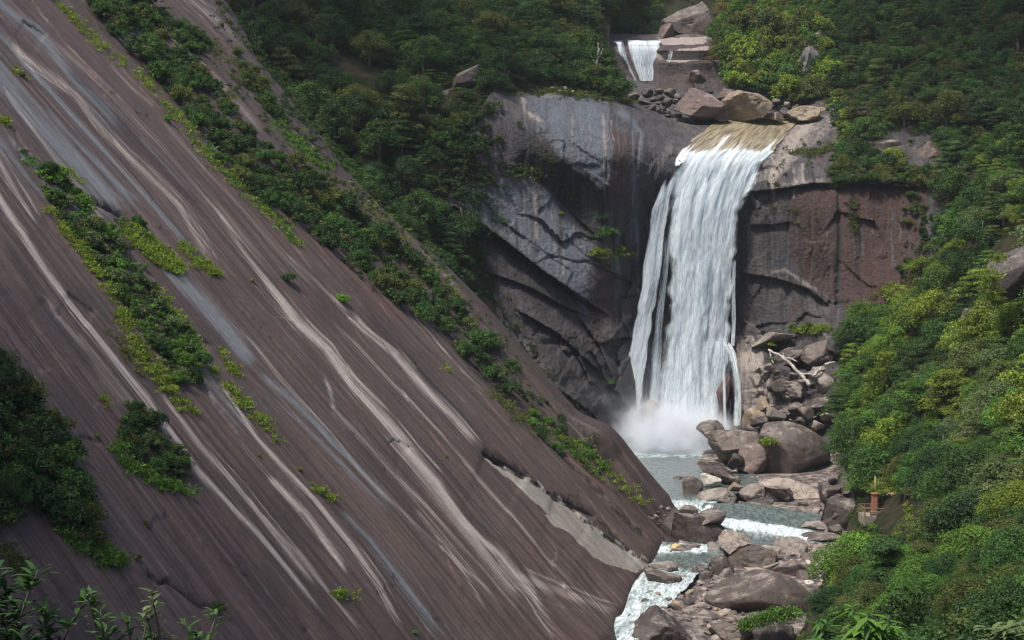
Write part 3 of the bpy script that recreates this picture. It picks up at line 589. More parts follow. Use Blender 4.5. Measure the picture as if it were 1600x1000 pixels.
# ------------------------------------------------------------------ water
def sheet(name, rows, nu, mat, den, bulge=.8, nv=160, seed=0, edge=.35, hug=False, fade=.10):
    """rows: (py, xl, xr, d) -> falling sheet in world space"""
    Lf = cr_axis(np.array([P(r[1], r[0], r[3]) for r in rows]), nv); Rt = cr_axis(np.array([P(r[2], r[0], r[3]) for r in rows]), nv)
    u = np.linspace(0, 1, nu)[None, :, None]; V = Lf[:, None]*(1-u)+Rt[:, None]*u
    if hug:
        hx, hy = proj(V); hd = np.minimum(V[..., 1], cliff_d(hx, hy)-.5); V = P(hx, hy, hd)
    wd = np.linalg.norm(Rt-Lf, axis=1); ln = np.r_[0, np.cumsum(np.linalg.norm(np.diff((Lf+Rt)/2, axis=0), axis=1))]
    wm = wd.mean(); U = (u[..., 0]-.5)*(wd[:, None]*.5+wm*.5)+seed*13.7; Vv = np.repeat(ln[:, None], nu, 1)
    V[..., 1] -= bulge*np.sin(np.pi*u[..., 0])*.6+bulge*.7*fbm(U*.4, Vv*.06, U*0, 3, seed+5)+bulge*.22*fbm(U*1.3, Vv*.35, U*0, 4, seed+6)
    jag = .12*fbm(Vv*.35, U*0, U*0, 3, seed+9)
    uu = u[..., 0]+0*Vv; e = sstep(0, .22, np.minimum(uu, 1-uu)+jag*.6)
    vn = Vv/ln[-1]; dn = den(uu, vn)*e-(1-e)*edge
    if fade: dn = dn-(1-sstep(0, fade, vn+.06*fbm(U*1.3, U*0, U*0, 3, seed+3)))*.9
    me = mesh_np(name, V, grid_faces(nv, nu), mat, {'den': dn.ravel()}, np.stack([U.ravel(), Vv.ravel()], -1))
    return tag(obj(name, me), kind='structure')
full = [(228,1066,1240,337),(245,1042,1224,335.5),(265,1034,1210,334.5),(300,1024,1192,334),(340,1016,1172,333.5),(400,1010,1156,333),(450,1006,1150,332.5)]
sheet('waterfall', full, 150, M_FALL, lambda u, v: .80-.85*sstep(.62, 1, v)+.0*u-.45*np.exp(-((u-.18)/.05)**2)*sstep(.25, .6, v), .9, 140, 1, hug=True, fade=.12)
mainr = [(262,1044,1204,333.5),(300,1035,1187,333),(340,1032,1174,332.5),(400,1030,1165,332),(450,1030,1161,331.5),(500,1026,1160,331),(550,1020,1156,330.5),(600,1012,1150,330),(650,1000,1146,329),(712,982,1146,327)]
sheet('waterfall', mainr, 130, M_FALL, lambda u, v: .58-.16*v+.42*np.exp(-((u-.45)/.27)**2)+.10*v, 1.0, 180, 2)
sheet('waterfall', [(380,1055,1130,331.5),(450,1052,1122,330.8),(520,1050,1115,330),(600,1045,1108,329),(712,1030,1105,325.5)], 90, M_FALL, lambda u, v: .62+.3*v, 1.0, 150, 3)
leftr = [(262,1040,1066,334),(300,1024,1054,333.2),(340,1013,1046,332.6),(400,1003,1039,331.8),(450,997,1033,331),(500,988,1023,330),(550,979,1015,329),(600,972,1010,328),(650,966,1004,327),(712,960,1000,325)]
sheet('waterfall', leftr, 50, M_FALL, lambda u, v: .66+.0*u+.1*v+.12*np.sin(v*19+u*3), .5, 180, 4)
sheet('waterfall', [(345,1036,1052,333),(420,1032,1046,332.5),(500,1022,1038,331.5),(600,1012,1034,330),(705,1005,1030,326.5)], 40, M_FALL, lambda u, v: .46+.12*v+0*u, .5, 140, 5)
sheet('waterfall', [(528,1122,1136,329.5),(545,1130,1150,328),(575,1140,1156,325.5),(610,1144,1161,324),(665,1143,1160,322)], 30, M_FALL, lambda u, v: .46+.06*v+0*u, .4, 90, 6)
sheet('waterfall', [(400,1143,1152,332),(450,1142,1150,331.5),(500,1142,1151,331),(540,1140,1150,330)], 16, M_FALL, lambda u, v: .5+0*u, .2, 80, 7)
sheet('waterfall', [(520,1108,1140,330),(560,1110,1142,328.5),(610,1104,1132,327.5),(670,1100,1122,325.5)], 40, M_FALL, lambda u, v: .55+0*u, .5, 90, 8)
sheet('waterfall', [(560,1128,1134,327),(610,1128,1135,325),(668,1129,1137,323)], 14, M_FALL, lambda u, v: .45+0*u, .2, 60, 9)
sheet('waterfall', [(430,1000,1060,333.5),(500,990,1062,332.5),(560,985,1060,331),(620,978,1058,329),(712,968,1052,326)], 90, M_FALL, lambda u, v: .20+.22*v+0*u, .6, 150, 14, fade=.4)
sheet('waterfall', [(440,1120,1156,332.8),(520,1112,1152,332),(580,1106,1152,330),(640,1100,1150,328),(700,1095,1150,325)], 60, M_FALL, lambda u, v: .22+.25*v+0*u, .6, 120, 15, fade=.4)
sheet('waterfall', [(470,1040,1120,330.5),(540,1030,1125,329.5),(600,1020,1132,328),(660,1008,1138,326),(712,995,1142,324)], 130, M_FALL, lambda u, v: .40+.45*v*np.exp(-((u-.5)/.35)**2), 1.0, 140, 16, fade=.35)
# water sliding over the lip
lipr = [(186,1120,1262,370),(193,1108,1250,364),(205,1090,1240,356),(220,1074,1228,347),(236,1058,1214,339.5),(252,1046,1202,335),(268,1040,1194,334)]
Lf = cr_axis(np.array([P(r[1], r[0], r[3]) for r in lipr]), 80); Rt = cr_axis(np.array([P(r[2], r[0], r[3]) for r in lipr]), 80)
u = np.linspace(0, 1, 120)[None, :, None]; V = Lf[:, None]*(1-u)+Rt[:, None]*u
hx, hy = proj(V); V = P(hx, hy, cliff_d(hx, hy)-.7); vv = np.repeat(np.linspace(0, 1, 80)[:, None], 120, 1); uu = u[..., 0]+0*vv
V[..., 2] += .12*fbm(V[..., 0]*.5, V[..., 1]*.3, vv*0, 3, 8)
dn = .14+.7*sstep(.38, .98, vv+.62*fbm(uu*9, vv*.8, vv*0, 4, 4)-.12*uu+.06); la = sstep(0, .10, np.minimum(uu, 1-uu)+.05*fbm(vv*9, vv*0, vv*0, 2, 6))*sstep(.97, .80, vv+.16*fbm(uu*9, uu*0, uu*0, 3, 16))
tag(obj('waterfall', mesh_np('waterfall', V, grid_faces(80, 120), M_LIP, {'den': dn.ravel(), 'al': la.ravel()}, np.stack([uu.ravel()*18, vv.ravel()*35], -1))), kind='structure')
# upper fall
sheet('waterfall', [(63,948,1044,437),(67,949,1044,423.5),(74,952,1042,421),(90,960,1037,420),(105,970,1031,419.5),(127,985,1027,418.5)], 70, M_FALL, lambda u, v: .66+.12*np.sin(u*17)-.45*np.exp(-((u-.30)/.05)**2), .8, 80, 11)
sheet('waterfall', [(78,1044,1054,419),(88,1042,1052,417.5),(98,1040,1048,416.5)], 12, M_FALL, lambda u, v: .42+0*u, .2, 30, 12)
# pool and stream
def water(name, rows, nu, nv, foam, rim=0):
    A, N = patch(rows, nu, nv, 0.0); px, py = proj(A)
    A[..., 2] += .12*fbm(A[..., 0]*.5, A[..., 1]*.4, A[..., 2]*0, 3, 5)+.25*foam(px, py)*fbm(A[..., 0]*1.2, A[..., 1]*.9, A[..., 2]*0, 3, 6)
    uu = np.tile(np.linspace(0, 1, nv)[None], (nu, 1)); wd = np.linalg.norm(A[:, -1]-A[:, 0], axis=1); ln = np.r_[0, np.cumsum(np.linalg.norm(np.diff(A.mean(1), axis=0), axis=1))]
    al = sstep(0, rim, 1-uu+rim*.8*fbm(A[..., 0]*.35, A[..., 1]*.35, uu*0, 3, 12)) if rim else np.ones(uu.shape)
    return tag(obj(name, mesh_np(name, A, grid_faces(nu, nv), M_STREAM, {'foam': foam(px, py).ravel(), 'al': al.ravel()}, np.stack([(uu*wd.mean()).ravel(), np.repeat(ln, nv)], -1))), kind='structure')
zp = -41.0
def at_z(px, z):  # helper: rows given by pixel row on a water level
    return z
pool = [[(930,700-0,327),(1030,700,327),(1130,700,327),(1180,700,327)], [(930,715,312.5),(1030,715,312.5),(1130,715,312.5),(1180,715,312.5)], [(960,735,295),(1040,735,295),(1120,735,295),(1180,735,295)],
 [(990,757,277.5),(1050,757,277.5),(1110,757,277.5),(1180,757,277.5)], [(1020,785,260),(1060,785,260),(1090,785,260),(1120,785,260)], [(1040,800,255),(1070,800,255),(1090,802,254),(1115,804,253)],
 [(1040,818,250),(1070,818,250),(1090,820,249),(1110,822,248)]]
water('pool', pool, 200, 90, lambda px, py: np.clip(.15+.8*sstep(722, 704, py)+.55*sstep(768, 790, py)+.3*sstep(1035, 1000, px)*0, 0, 1))
shelf = [[(1100,786,259),(1180,788,258),(1260,800,256),(1350,812,255)], [(1085,803,253.5),(1150,808,252),(1230,820,250),(1320,832,249)], [(1075,812,250.5),(1140,818,249),(1220,831,246),(1310,841,244)],
 [(1070,830,246),(1140,838,243),(1220,846,241),(1310,852,240)], [(1070,862,238),(1140,865,237),(1220,862,237),(1310,860,238)]]
def shelf_foam(px, py):
    d, sd, po = pdist(px, py, [(1075,790),(1090,806),(1140,816),(1200,824),(1270,836)]); return np.clip(.12+1.0*np.exp(-(d/6.5)**2)+.45*np.exp(-(d/22)**2)*(sd > 0), 0, 1.1)
water('stream', shelf, 120, 160, shelf_foam, .05)
lower = [[(1035,846,238),(1060,848,237.5),(1090,850,237),(1135,852,236.5)], [(1028,862,231),(1060,866,229),(1095,868,228),(1135,868,228)], [(1018,880,224),(1050,884,222),(1080,886,221),(1112,886,221)],
 [(995,905,213),(1030,908,212),(1058,910,211),(1080,912,211)], [(982,930,206),(1015,932,205),(1040,935,205),(1062,935,205)], [(970,960,198),(998,962,197),(1015,962,197),(1032,962,197)],
 [(920,985,192),(960,988,191),(985,990,191),(1008,990,191)], [(880,1030,184),(925,1035,183),(960,1035,183),(985,1035,183)], [(840,1090,176),(880,1090,176),(920,1090,176),(950,1090,176)]]
def lower_foam(px, py):
    f = .44+.20*sstep(880, 900, py)-.35*np.exp(-((px-1085)/40)**2-((py-878)/10)**2)+.4*np.exp(-((py-858)/6)**2)*(px < 1105)
    return np.clip(f, 0, 1)
water('stream', lower, 220, 100, lower_foam, .14)
# mist at the foot of the falls
def mist(name, c, rad, dens, sc_=.18, seed=0):
    T = NT('spray_mist'); tc = T.n('TexCoord').outputs['Object']; geo = T.n('NewGeometry').outputs['Position']
    ln = T.n('VectorMath', {0: tc}, operation='LENGTH').outputs['Value']
    nz = T.noise(geo, sc_, 3, .6, .4)
    f = T.math('MULTIPLY', T.math('POWER', T.math('SUBTRACT', 1.0, T.ss(ln, 0.0, 1.0)), 1.2), T.ss(nz, .34, .66))
    v = T.n('VolumePrincipled', {'Color': (.95, .97, 1.0), 'Density': T.math('MULTIPLY', f, dens), 'Anisotropy': .1})
    T.t.links.new(v.outputs[0], T.out.inputs['Volume'])
    bm_me = bpy.data.meshes.new(name); import bmesh
    bm = bmesh.new(); bmesh.ops.create_icosphere(bm, subdivisions=3, radius=1.0); bm.to_mesh(bm_me); bm.free()
    bm_me.materials.append(T.m); o = obj(name, bm_me); o.location = P(*c); o.scale = rad
    return tag(o, kind='stuff')
tag(mist('mist', (1045,688,322), (17, 9, 10), 2.6), 'white spray rising where the main waterfall strikes the pool', 'mist')
tag(mist('mist', (985,640,318), (20, 9, 18), .05, .08), 'thin veil of spray drifting over the dark rock left of the falls', 'mist')

# ------------------------------------------------------------------ added sun blockers shaped like clouds, out of frame, shading parts of the valley
TC = NT('blocker_white'); M_BLOCKER = TC.surf(TC.n('BsdfDiffuse', {'Color': (.85, .87, .9)}).outputs[0])
def cloud_blocker(target, rad, seed, dist=420):
    g = np.random.default_rng(seed); c = np.array(target)+np.array(SUN)*dist; Vs, Fs, n = [], [], 0
    th, ph = np.meshgrid(np.linspace(0, 2*np.pi, 48), np.linspace(0, np.pi, 24), indexing='ij'); D = np.stack([np.cos(th)*np.sin(ph), np.sin(th)*np.sin(ph), np.cos(ph)], -1)
    Rr = np.array(rad)*(1+.35*fbm(D[..., 0]*2+seed, D[..., 1]*2, D[..., 2]*2, 4, seed))[..., None]; V = D*Rr
    o = obj('cloud_blocker', mesh_np('cloud_blocker', V, grid_faces(48, 24), M_BLOCKER)); o.location = c; return tag(o, kind='structure')
cloud_blocker((-38, 92, -34), (52, 56, 14), 3); cloud_blocker((132, 378, 84), (44, 56, 14), 5); cloud_blocker((-62, 350, 95), (46, 40, 12), 7)
# ------------------------------------------------------------------ air
TH = NT('hazy_air'); vh = TH.n('VolumePrincipled', {'Color': (.86, .93, 1.0), 'Density': .00007, 'Anisotropy': .2}); TH.t.links.new(vh.outputs[0], TH.out.inputs['Volume'])
hz = np.array([(x, y, z) for x in (-640, 640) for y in (-130, 930) for z in (-58, 262)], float)
tag(obj('haze', mesh_np('haze', hz, [(0, 1, 3, 2), (4, 6, 7, 5), (0, 4, 5, 1), (2, 3, 7, 6), (0, 2, 6, 4), (1, 5, 7, 3)], TH.m, smooth=False)), kind='stuff')
# ------------------------------------------------------------------ boulders
import bmesh
def ico(sub):
    bm = bmesh.new(); bmesh.ops.create_icosphere(bm, subdivisions=sub, radius=1.0)
    V = np.array([v.co[:] for v in bm.verts]); Fc = np.array([[v.index for v in f.verts] for f in bm.faces]); bm.free(); return V, Fc
ICO = {k: ico(k) for k in (3, 4, 5)}
def rock_verts(seed, sub=4, cuts=9, rough=.10, round_=.0):
    g = np.random.default_rng(seed); V, Fc = ICO[sub]; V = V.copy()
    for i in range(cuts):
        n = g.normal(size=3); n /= np.linalg.norm(n); dd = g.uniform(.40, .76)+round_*.3
        ex = np.maximum(0, V@n-dd); V -= (ex*.99)[:, None]*n
    q = V*1.3+seed*3.17
    N = V/np.linalg.norm(V, axis=1, keepdims=True)
    cr = np.abs(fbm(q[:, 0]*.8, q[:, 1]*.8, q[:, 2]*1.6, 3, seed+5)); V += N*(rough*fbm(q[:, 0], q[:, 1], q[:, 2], 3, seed)+.5*rough*fbm(q[:, 0]*4, q[:, 1]*4, q[:, 2]*4, 4, seed+1)-.45*rough*sstep(.06, 0, cr))[:, None]
    V = V-(V.max(0)+V.min(0))/2; V /= (V.max(0)-V.min(0))/2
    return V, Fc
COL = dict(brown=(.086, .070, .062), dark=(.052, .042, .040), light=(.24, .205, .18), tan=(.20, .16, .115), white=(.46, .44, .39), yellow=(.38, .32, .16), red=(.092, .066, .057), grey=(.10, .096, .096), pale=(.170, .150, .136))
def boulder(px, py, wpx, hpx, d, col, seed, label=None, group=None, cuts=9, rough=.10, tilt=0, sub=4, deep=.9, yaw=None, name='boulder', mesh=None, cat='boulder', round_=0):
    m = d/F; wd, ht = wpx*m/2, hpx*m/2
    if mesh is None:
        V, Fc = rock_verts(seed, sub, cuts, rough, round_); V = V*np.array([wd, wd*deep, ht])
        a = R(tilt); c_, s_ = math.cos(a), math.sin(a)
        V = V@np.array([[c_, 0, -s_], [0, 1, 0], [s_, 0, c_]])
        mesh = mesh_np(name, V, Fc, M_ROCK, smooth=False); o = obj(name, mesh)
    else:
        o = obj(name, mesh); o.scale = (wd, wd*deep, ht); o.rotation_euler = (0, R(-tilt), yaw or 0)
    p = P(px, py, d); o.location = (p[0], p[1]+wd*deep*.35, p[2])
    c = COL[col]; k = random.uniform(.9, 1.1); o.color = (c[0]*k, c[1]*k, c[2]*k, 1)
    return tag(o, label, cat, group)
BL = [ # px,py,w,h,d,colour,seed,label, options
 (1095,842,86,70,243,'dark',1,'large dark block-shaped boulder standing at the head of the rapids beside the slab foot',dict(cuts=12,rough=.07,sub=5)),
 (1098,816,78,26,244,'brown',2,'flat broken cap of rock lying on top of the large dark block boulder',dict(cuts=12,rough=.08,tilt=-8)),
 (1056,860,22,19,233,'yellow',3,'small round pale yellow boulder at the edge of the green pool below the block boulder',dict(cuts=2,rough=.05,round_=.3)),
 (1192,940,165,84,203,'brown',6,'huge smooth brown boulder with a clean sloping face beside the lower right forest edge',dict(cuts=4,rough=.05,tilt=12,sub=5,deep=.7)),
 (1036,990,104,66,191,'dark',7,'large dark rough boulder at the bottom edge beside the white rapids',dict(cuts=10,rough=.10,sub=5)),
 (1035,914,60,34,212,'brown',8,'wedge-shaped brown boulder in the middle of the white rapids',dict(cuts=8,tilt=10)),
 (1030,933,23,19,208,'red',9,'small rounded reddish boulder in the rapids below the wedge-shaped one',dict(cuts=3,rough=.06)),
 (1036,889,44,18,219,'pale',10,'pale half-submerged rock with water sliding over it at the top of the rapids',dict(cuts=5)),
 (1091,907,48,38,217,'dark',11,'dark cracked block between the rapids and the tall leaning boulder',dict(cuts=14,rough=.12)),
 (1127,896,42,50,220,'brown',12,'tall leaning brown boulder with a pointed top left of the big cracked one',dict(cuts=9,tilt=25)),
 (1180,884,82,62,223,'brown',15,'big rounded brown boulder with a vertical crack in the middle of the boulder field',dict(cuts=7,rough=.09,sub=5)),
 (1150,857,54,50,231,'light',14,'pale angular boulder reaching up to the smooth water sill',dict(cuts=11)),
 (1190,905,56,30,219,'light',16,'pale angular slab of rock in front of the big cracked boulder',dict(cuts=12,tilt=12)),
 (1240,895,64,36,221,'brown',17,'brown broken boulder between the cracked boulder and the pale cobbles',dict(cuts=10,tilt=-12)),
 (1237,857,54,28,233,'pale',18,'long pale-topped rock below the smooth water sill',dict(cuts=9)),
 (1207,868,26,26,229,'light',19,'narrow pale rock wedged beside the crack of the big boulder',dict(cuts=9)),
 (1148,938,60,26,208,'pale',20,'low pale rock ledge left of the huge smooth boulder',dict(cuts=8)),
 (1076,947,48,30,206,'brown',21,'brown boulder on the right bank of the rapids above the pale flat one',dict(cuts=9)),
 (1066,930,22,14,209,'brown',22,'small flat-topped brown rock on top of the bank beside the rapids',dict(cuts=6)),
 (1148,920,26,20,213,'red',23,'small reddish rounded rock under the tall leaning boulder',dict(cuts=4)),
 (1082,966,56,26,201,'tan',24,'pale tan flat rock just above the large dark rough boulder',dict(cuts=7,tilt=-8)),
 (1205,989,92,52,193,'dark',25,'dark purple boulder at the bottom edge under the huge smooth one',dict(cuts=7,tilt=18,rough=.07,sub=5)),
 (1143,992,66,36,191,'brown',26,'brown rock at the bottom edge between two large dark boulders',dict(cuts=8)),
 (1120,787,62,44,262,'pale',27,'broad flat-faced pale boulder beside the small white chute below the pool',dict(cuts=10,rough=.06)),
 (1083,766,33,36,268,'brown',28,'rounded brown boulder standing at the outlet of the pool',dict(cuts=5)),
 (1109,754,33,24,275,'white',29,'whitest rounded boulder of the shore at the pool outlet',dict(cuts=5,tilt=12)),
 (1138,749,38,26,278,'brown',30,'brown boulder right behind the whitish one',dict(cuts=8)),
 (1150,765,30,22,271,'tan',31,'small pale tan rock in the gap behind the flat-faced boulder',dict(cuts=8)),
 (1177,772,42,28,268,'pale',32,'pale angular boulder in the shore pile left of the washed bedrock',dict(cuts=10)),
 (1180,793,62,28,259,'dark',33,'dark jagged rocks pile with sharp edges above the sill',dict(cuts=16,rough=.16)),
 (1168,806,30,14,256,'brown',34,'low brown rock at the water edge under the jagged dark rock',dict(cuts=7)),
 (1196,806,24,16,255,'brown',35,'small block of brown rock right of the jagged dark rock',dict(cuts=8)),
 (1179,815,26,9,253,'light',36,'thin pale rock lying in the shallow water above the sill',dict(cuts=5)),
 (1075,748,22,10,284,'brown',37,'low brown rock breaking the pool surface at its right shore',dict(cuts=6)),
 (1060,747,16,6,285,'red',38,'tiny reddish rock awash in the pool',dict(cuts=5)),
 (1240,712,116,90,293,'brown',41,'giant smooth overhanging boulder on the right shore of the plunge pool',dict(cuts=4,rough=.05,tilt=14,sub=5)),
 (1158,702,88,54,299,'brown',42,'wide flat-topped boulder left of the giant overhanging one',dict(cuts=11,rough=.07,sub=5)),
 (1178,727,50,64,292,'red',43,'upright reddish boulder wedged under the giant overhanging one',dict(cuts=9)),
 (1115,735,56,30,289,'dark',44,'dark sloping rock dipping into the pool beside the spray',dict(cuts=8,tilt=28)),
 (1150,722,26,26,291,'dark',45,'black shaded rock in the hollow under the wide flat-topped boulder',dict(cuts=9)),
 (1113,674,46,32,313,'pale',46,'rounded pale boulder half veiled by spray at the foot of the falls',dict(cuts=6)),
 (1141,683,30,20,310,'tan',47,'small tan rock at the foot of the right water strands',dict(cuts=7)),
 (1236,783,108,60,269,'light',48,'broad water-washed pale bedrock hump above the shallow pool',dict(cuts=4,rough=.05,sub=5,round_=.2,deep=.7,tilt=6)),
 (1218,770,44,24,266,'brown',49,'brown fluted ridge of rock on the left side of the washed bedrock',dict(cuts=8,tilt=25)),
 (1281,804,40,32,260,'brown',50,'brown block leaning at the right end of the shallow pool',dict(cuts=10,tilt=30)),
 (1316,808,60,56,250,'dark',51,'dark cracked outcrop under the trees below the viewing platform',dict(cuts=14,rough=.14)),
 (1326,778,64,64,256,'dark',52,'dark sloping outcrop above the cracked one at the forest edge',dict(cuts=12,rough=.12,tilt=35)),
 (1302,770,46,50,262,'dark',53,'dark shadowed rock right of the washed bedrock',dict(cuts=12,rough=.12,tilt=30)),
 (1272,824,50,16,250,'pale',54,'low pale shore rock at the right end of the shallow pool',dict(cuts=8)),
 (1285,841,66,9,243,'brown',55,'thin flat brown ledge at the right end of the white water sill',dict(cuts=12,rough=.04)),
 (1093,165,76,49,366,'red',61,'large rounded purple-brown boulder above the lip of the falls',dict(cuts=6,rough=.06,sub=5)),
 (1170,168,74,48,366,'tan',62,'large angular tan boulder above the lip of the falls',dict(cuts=11,rough=.08,sub=5)),
 (1121,183,38,20,366,'brown',63,'low brown boulder between the two largest above the lip',dict(cuts=7)),
 (1137,152,30,24,374,'red',64,'reddish boulder peeping between the two largest above the lip',dict(cuts=7)),
 (1210,184,34,15,366,'tan',65,'small tan boulder at the water edge right of the angular tan one',dict(cuts=7)),
 (1256,180,50,24,367,'tan',66,'wide low tan boulder at the right end of the row above the lip',dict(cuts=8)),
 (1228,178,20,16,370,'grey',67,'small grey boulder second from the right above the lip',dict(cuts=6)),
 (1096,141,38,18,378,'dark',68,'dark boulder behind the large rounded purple-brown one',dict(cuts=8)),
 (1090,123,26,22,384,'red',69,'reddish rock at the foot of the cliff of the upper fall',dict(cuts=8)),
 (1262,106,70,70,388,'grey',70,'tall dark grey outcrop rising from the brush above the lip',dict(cuts=9,rough=.12,sub=5)),
 (1285,60,46,30,398,'tan',71,'tan rock patch showing among the brush above the grey outcrop',dict(cuts=9)),
 (1090,34,92,66,452,'brown',72,'bare brown dome of rock above the upper fall',dict(cuts=5,rough=.07,tilt=32,sub=5)),
 (1042,48,26,24,445,'red',73,'small reddish rock at the left of the dome above the upper fall',dict(cuts=6)),
 (1202,606,18,15,320,'grey',74,'smooth grey ball-shaped boulder lodged beside the tan rock face',dict(cuts=2,round_=.3)),
 (1185,570,34,32,326,'grey',75,'grey block set in the tan rock face right of the falls',dict(cuts=10,tilt=-30)),
 (1200,635,36,34,318,'tan',76,'tan angular boulder under the grey ball-shaped one',dict(cuts=10)),
 (1250,608,62,32,316,'pale',77,'pale weathered rock shelf under the driftwood trunk',dict(cuts=10,tilt=-10)),
 (1287,604,52,38,314,'pale',78,'pale weathered rock right of the driftwood roots',dict(cuts=10,tilt=20)),
 (1290,632,64,30,311,'dark',79,'dark flat-faced block beneath the pale weathered rocks',dict(cuts=12)),
 (1245,645,56,30,312,'brown',80,'brown ridged rock above the giant overhanging boulder',dict(cuts=12,rough=.13)),
 (1210,668,50,36,310,'dark',81,'dark mossy rock between the right strands and the giant boulder',dict(cuts=12,rough=.14)),
 (1180,660,40,40,313,'tan',82,'tan slab leaning left beneath the right water strands',dict(cuts=9,tilt=-35)),
 (1165,690,38,22,306,'brown',83,'brown rock behind the wide flat-topped boulder at the spray edge',dict(cuts=9)),
 (1280,556,56,48,320,'brown',84,'square brown buttress rock above the driftwood roots',dict(cuts=12,rough=.07)),
 (1235,560,52,30,322,'dark',85,'dark rock behind the upper end of the driftwood trunk',dict(cuts=12,rough=.12,tilt=-20)),
 (1205,528,64,18,326,'pale',86,'long pale ledge rock at the foot of the dark vertical wall',dict(cuts=9,tilt=-10,rough=.06)),
 (1018,640,26,30,325,'tan',87,'tan rock showing between the left strand and the main fall',dict(cuts=8,tilt=-20)),
 (1003,655,22,34,324,'dark',88,'dark rock at the foot of the gap between the two falls',dict(cuts=8)),
 (1128,622,26,70,327,'red',89,'reddish pillar of rock between the main fall and the thin right strand',dict(cuts=6,rough=.08)),
 (1592,425,80,120,240,'dark',90,'bare purple rock outcrop in the forest at the right edge',dict(cuts=7,rough=.08,tilt=40,sub=5,deep=.5)),
 (1512,522,34,74,270,'dark',91,'narrow vertical bare rock face in the forest left of the edge outcrop',dict(cuts=8,tilt=15,deep=.5)),
 (1566,500,46,38,254,'dark',92,'low bare rock under the purple outcrop in the right forest',dict(cuts=8,deep=.5)),
 (1376,612,34,96,284,'tan',93,'steep mossy tan rock rib catching light in the right forest',dict(cuts=6,tilt=30,deep=.6,rough=.07)),
 (1552,697,30,44,213,'brown',94,'small bare rock face low in the right forest',dict(cuts=7,tilt=35,deep=.5)),
 (1390,245,70,52,345,'brown',95,'bare brown cliff patch between tree belts right of the lip',dict(cuts=9,deep=.5,rough=.07)),
 (1455,250,44,54,341,'red',96,'upper reddish cliff patch among trees right of the falls',dict(cuts=9,deep=.5,rough=.07)),
 (1490,160,34,34,352,'brown',97,'small rock patch high in the dark forest at upper right',dict(cuts=8,deep=.5)),
 (545,108,58,60,352,'dark',101,'uppermost dark bare rock face in the left forest',dict(cuts=9,deep=.5,rough=.07)),
 (575,135,40,50,345,'dark',102,'dark bare rock face just below the uppermost one in the left forest',dict(cuts=9,deep=.5)),
 (608,132,34,38,345,'grey',103,'small grey rock face between the dark ones in the left forest',dict(cuts=9,deep=.5)),
 (650,165,56,36,341,'brown',104,'wide brown rock face in the middle of the left forest',dict(cuts=9,deep=.5)),
 (695,158,46,40,339,'brown',105,'square brown rock face right of the wide one in the left forest',dict(cuts=9,deep=.5)),
 (648,105,56,30,352,'grey',106,'long grey ledge of rock above the wide brown face',dict(cuts=9,tilt=-15,deep=.5)),
 (728,122,52,26,342,'brown',107,'long brown rock at the left end of the cliff rim',dict(cuts=8,tilt=-20,deep=.6)),
 (775,215,46,26,331,'dark',108,'tilted dark slab jutting from the trees left of the undercut',dict(cuts=10,tilt=22)),
 (755,232,24,18,330,'grey',109,'small grey block below left of the tilted dark slab',dict(cuts=9,tilt=-20)),
 (770,262,44,18,328,'dark',110,'thin dark slab under the tilted one left of the undercut',dict(cuts=9,tilt=10)),
 (700,300,40,30,326,'brown',111,'brown rock patch in the grass above the long black overhang',dict(cuts=9,deep=.5)),
 (460,2,70,24,392,'brown',112,'brown rock face at the very top of the left forest',dict(cuts=9,deep=.5)),
 (1075,800,30,20,254,'brown',113,'low brown rock in front of the block boulder at the chute',dict(cuts=8)),
]
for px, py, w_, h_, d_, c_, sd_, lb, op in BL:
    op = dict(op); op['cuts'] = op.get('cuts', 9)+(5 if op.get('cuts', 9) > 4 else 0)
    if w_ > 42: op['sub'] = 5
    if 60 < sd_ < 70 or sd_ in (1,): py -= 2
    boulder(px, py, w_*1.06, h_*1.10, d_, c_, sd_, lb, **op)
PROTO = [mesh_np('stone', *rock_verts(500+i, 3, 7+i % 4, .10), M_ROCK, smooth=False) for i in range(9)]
def stones(n, poly, depth, size, cols, label, group, seed, cat='stone', flat=.7, name='stone'):
    g = random.Random(seed); pts = []; tries = 0
    xs = [p[0] for p in poly]; ys = [p[1] for p in poly]
    while len(pts) < n and tries < 6000:
        tries += 1; x, y = g.uniform(min(xs), max(xs)), g.uniform(min(ys), max(ys))
        if not inpoly(np.array(x), np.array(y), poly): continue
        s = g.uniform(*size) if g.random() < .75 else g.uniform(size[1]*.9, size[1]*1.4)
        if any((x-a)**2+((y-b)*1.5)**2 < (.42*(s+q))**2 for a, b, q in pts): continue
        pts.append((x, y, s))
        boulder(x, y, s, s*flat*g.uniform(.75, 1.2), depth(x, y), g.choice(cols), 0, label, group, mesh=g.choice(PROTO), yaw=g.uniform(0, 6.3), tilt=g.uniform(-18, 18), cat=cat, name=name, deep=g.uniform(.7, 1))
bx, by = [], []
BP = proj(BA); 
def bed_depth(x, y):
    i = ((BP[0]-x)**2+(BP[1]-y)**2).argmin(); return float(BA.reshape(-1, 3)[i, 1])
stones(26, [(1120,840),(1230,840),(1310,850),(1320,885),(1260,925),(1150,930),(1090,950)], bed_depth, (16,32), ['pale','light','brown','pale'], 'one of the angular middle-sized rocks scattered through the boulder field', 'middle-sized rocks of the boulder field', 15)
stones(75, [(1235,850),(1262,846),(1315,848),(1322,880),(1285,918),(1258,912),(1225,872)], bed_depth, (7,17), ['light','light','white','pale'], 'one of many pale cobbles heaped between the boulders and the right forest edge', 'pale cobbles heaped at the forest edge', 1)
stones(48, [(1060,905),(1150,900),(1165,935),(1145,965),(1120,1000),(1060,960)], bed_depth, (8,20), ['brown','pale','brown','tan','dark'], 'one of many small stones filling gaps between the lower boulders', 'small stones between the lower boulders', 2)
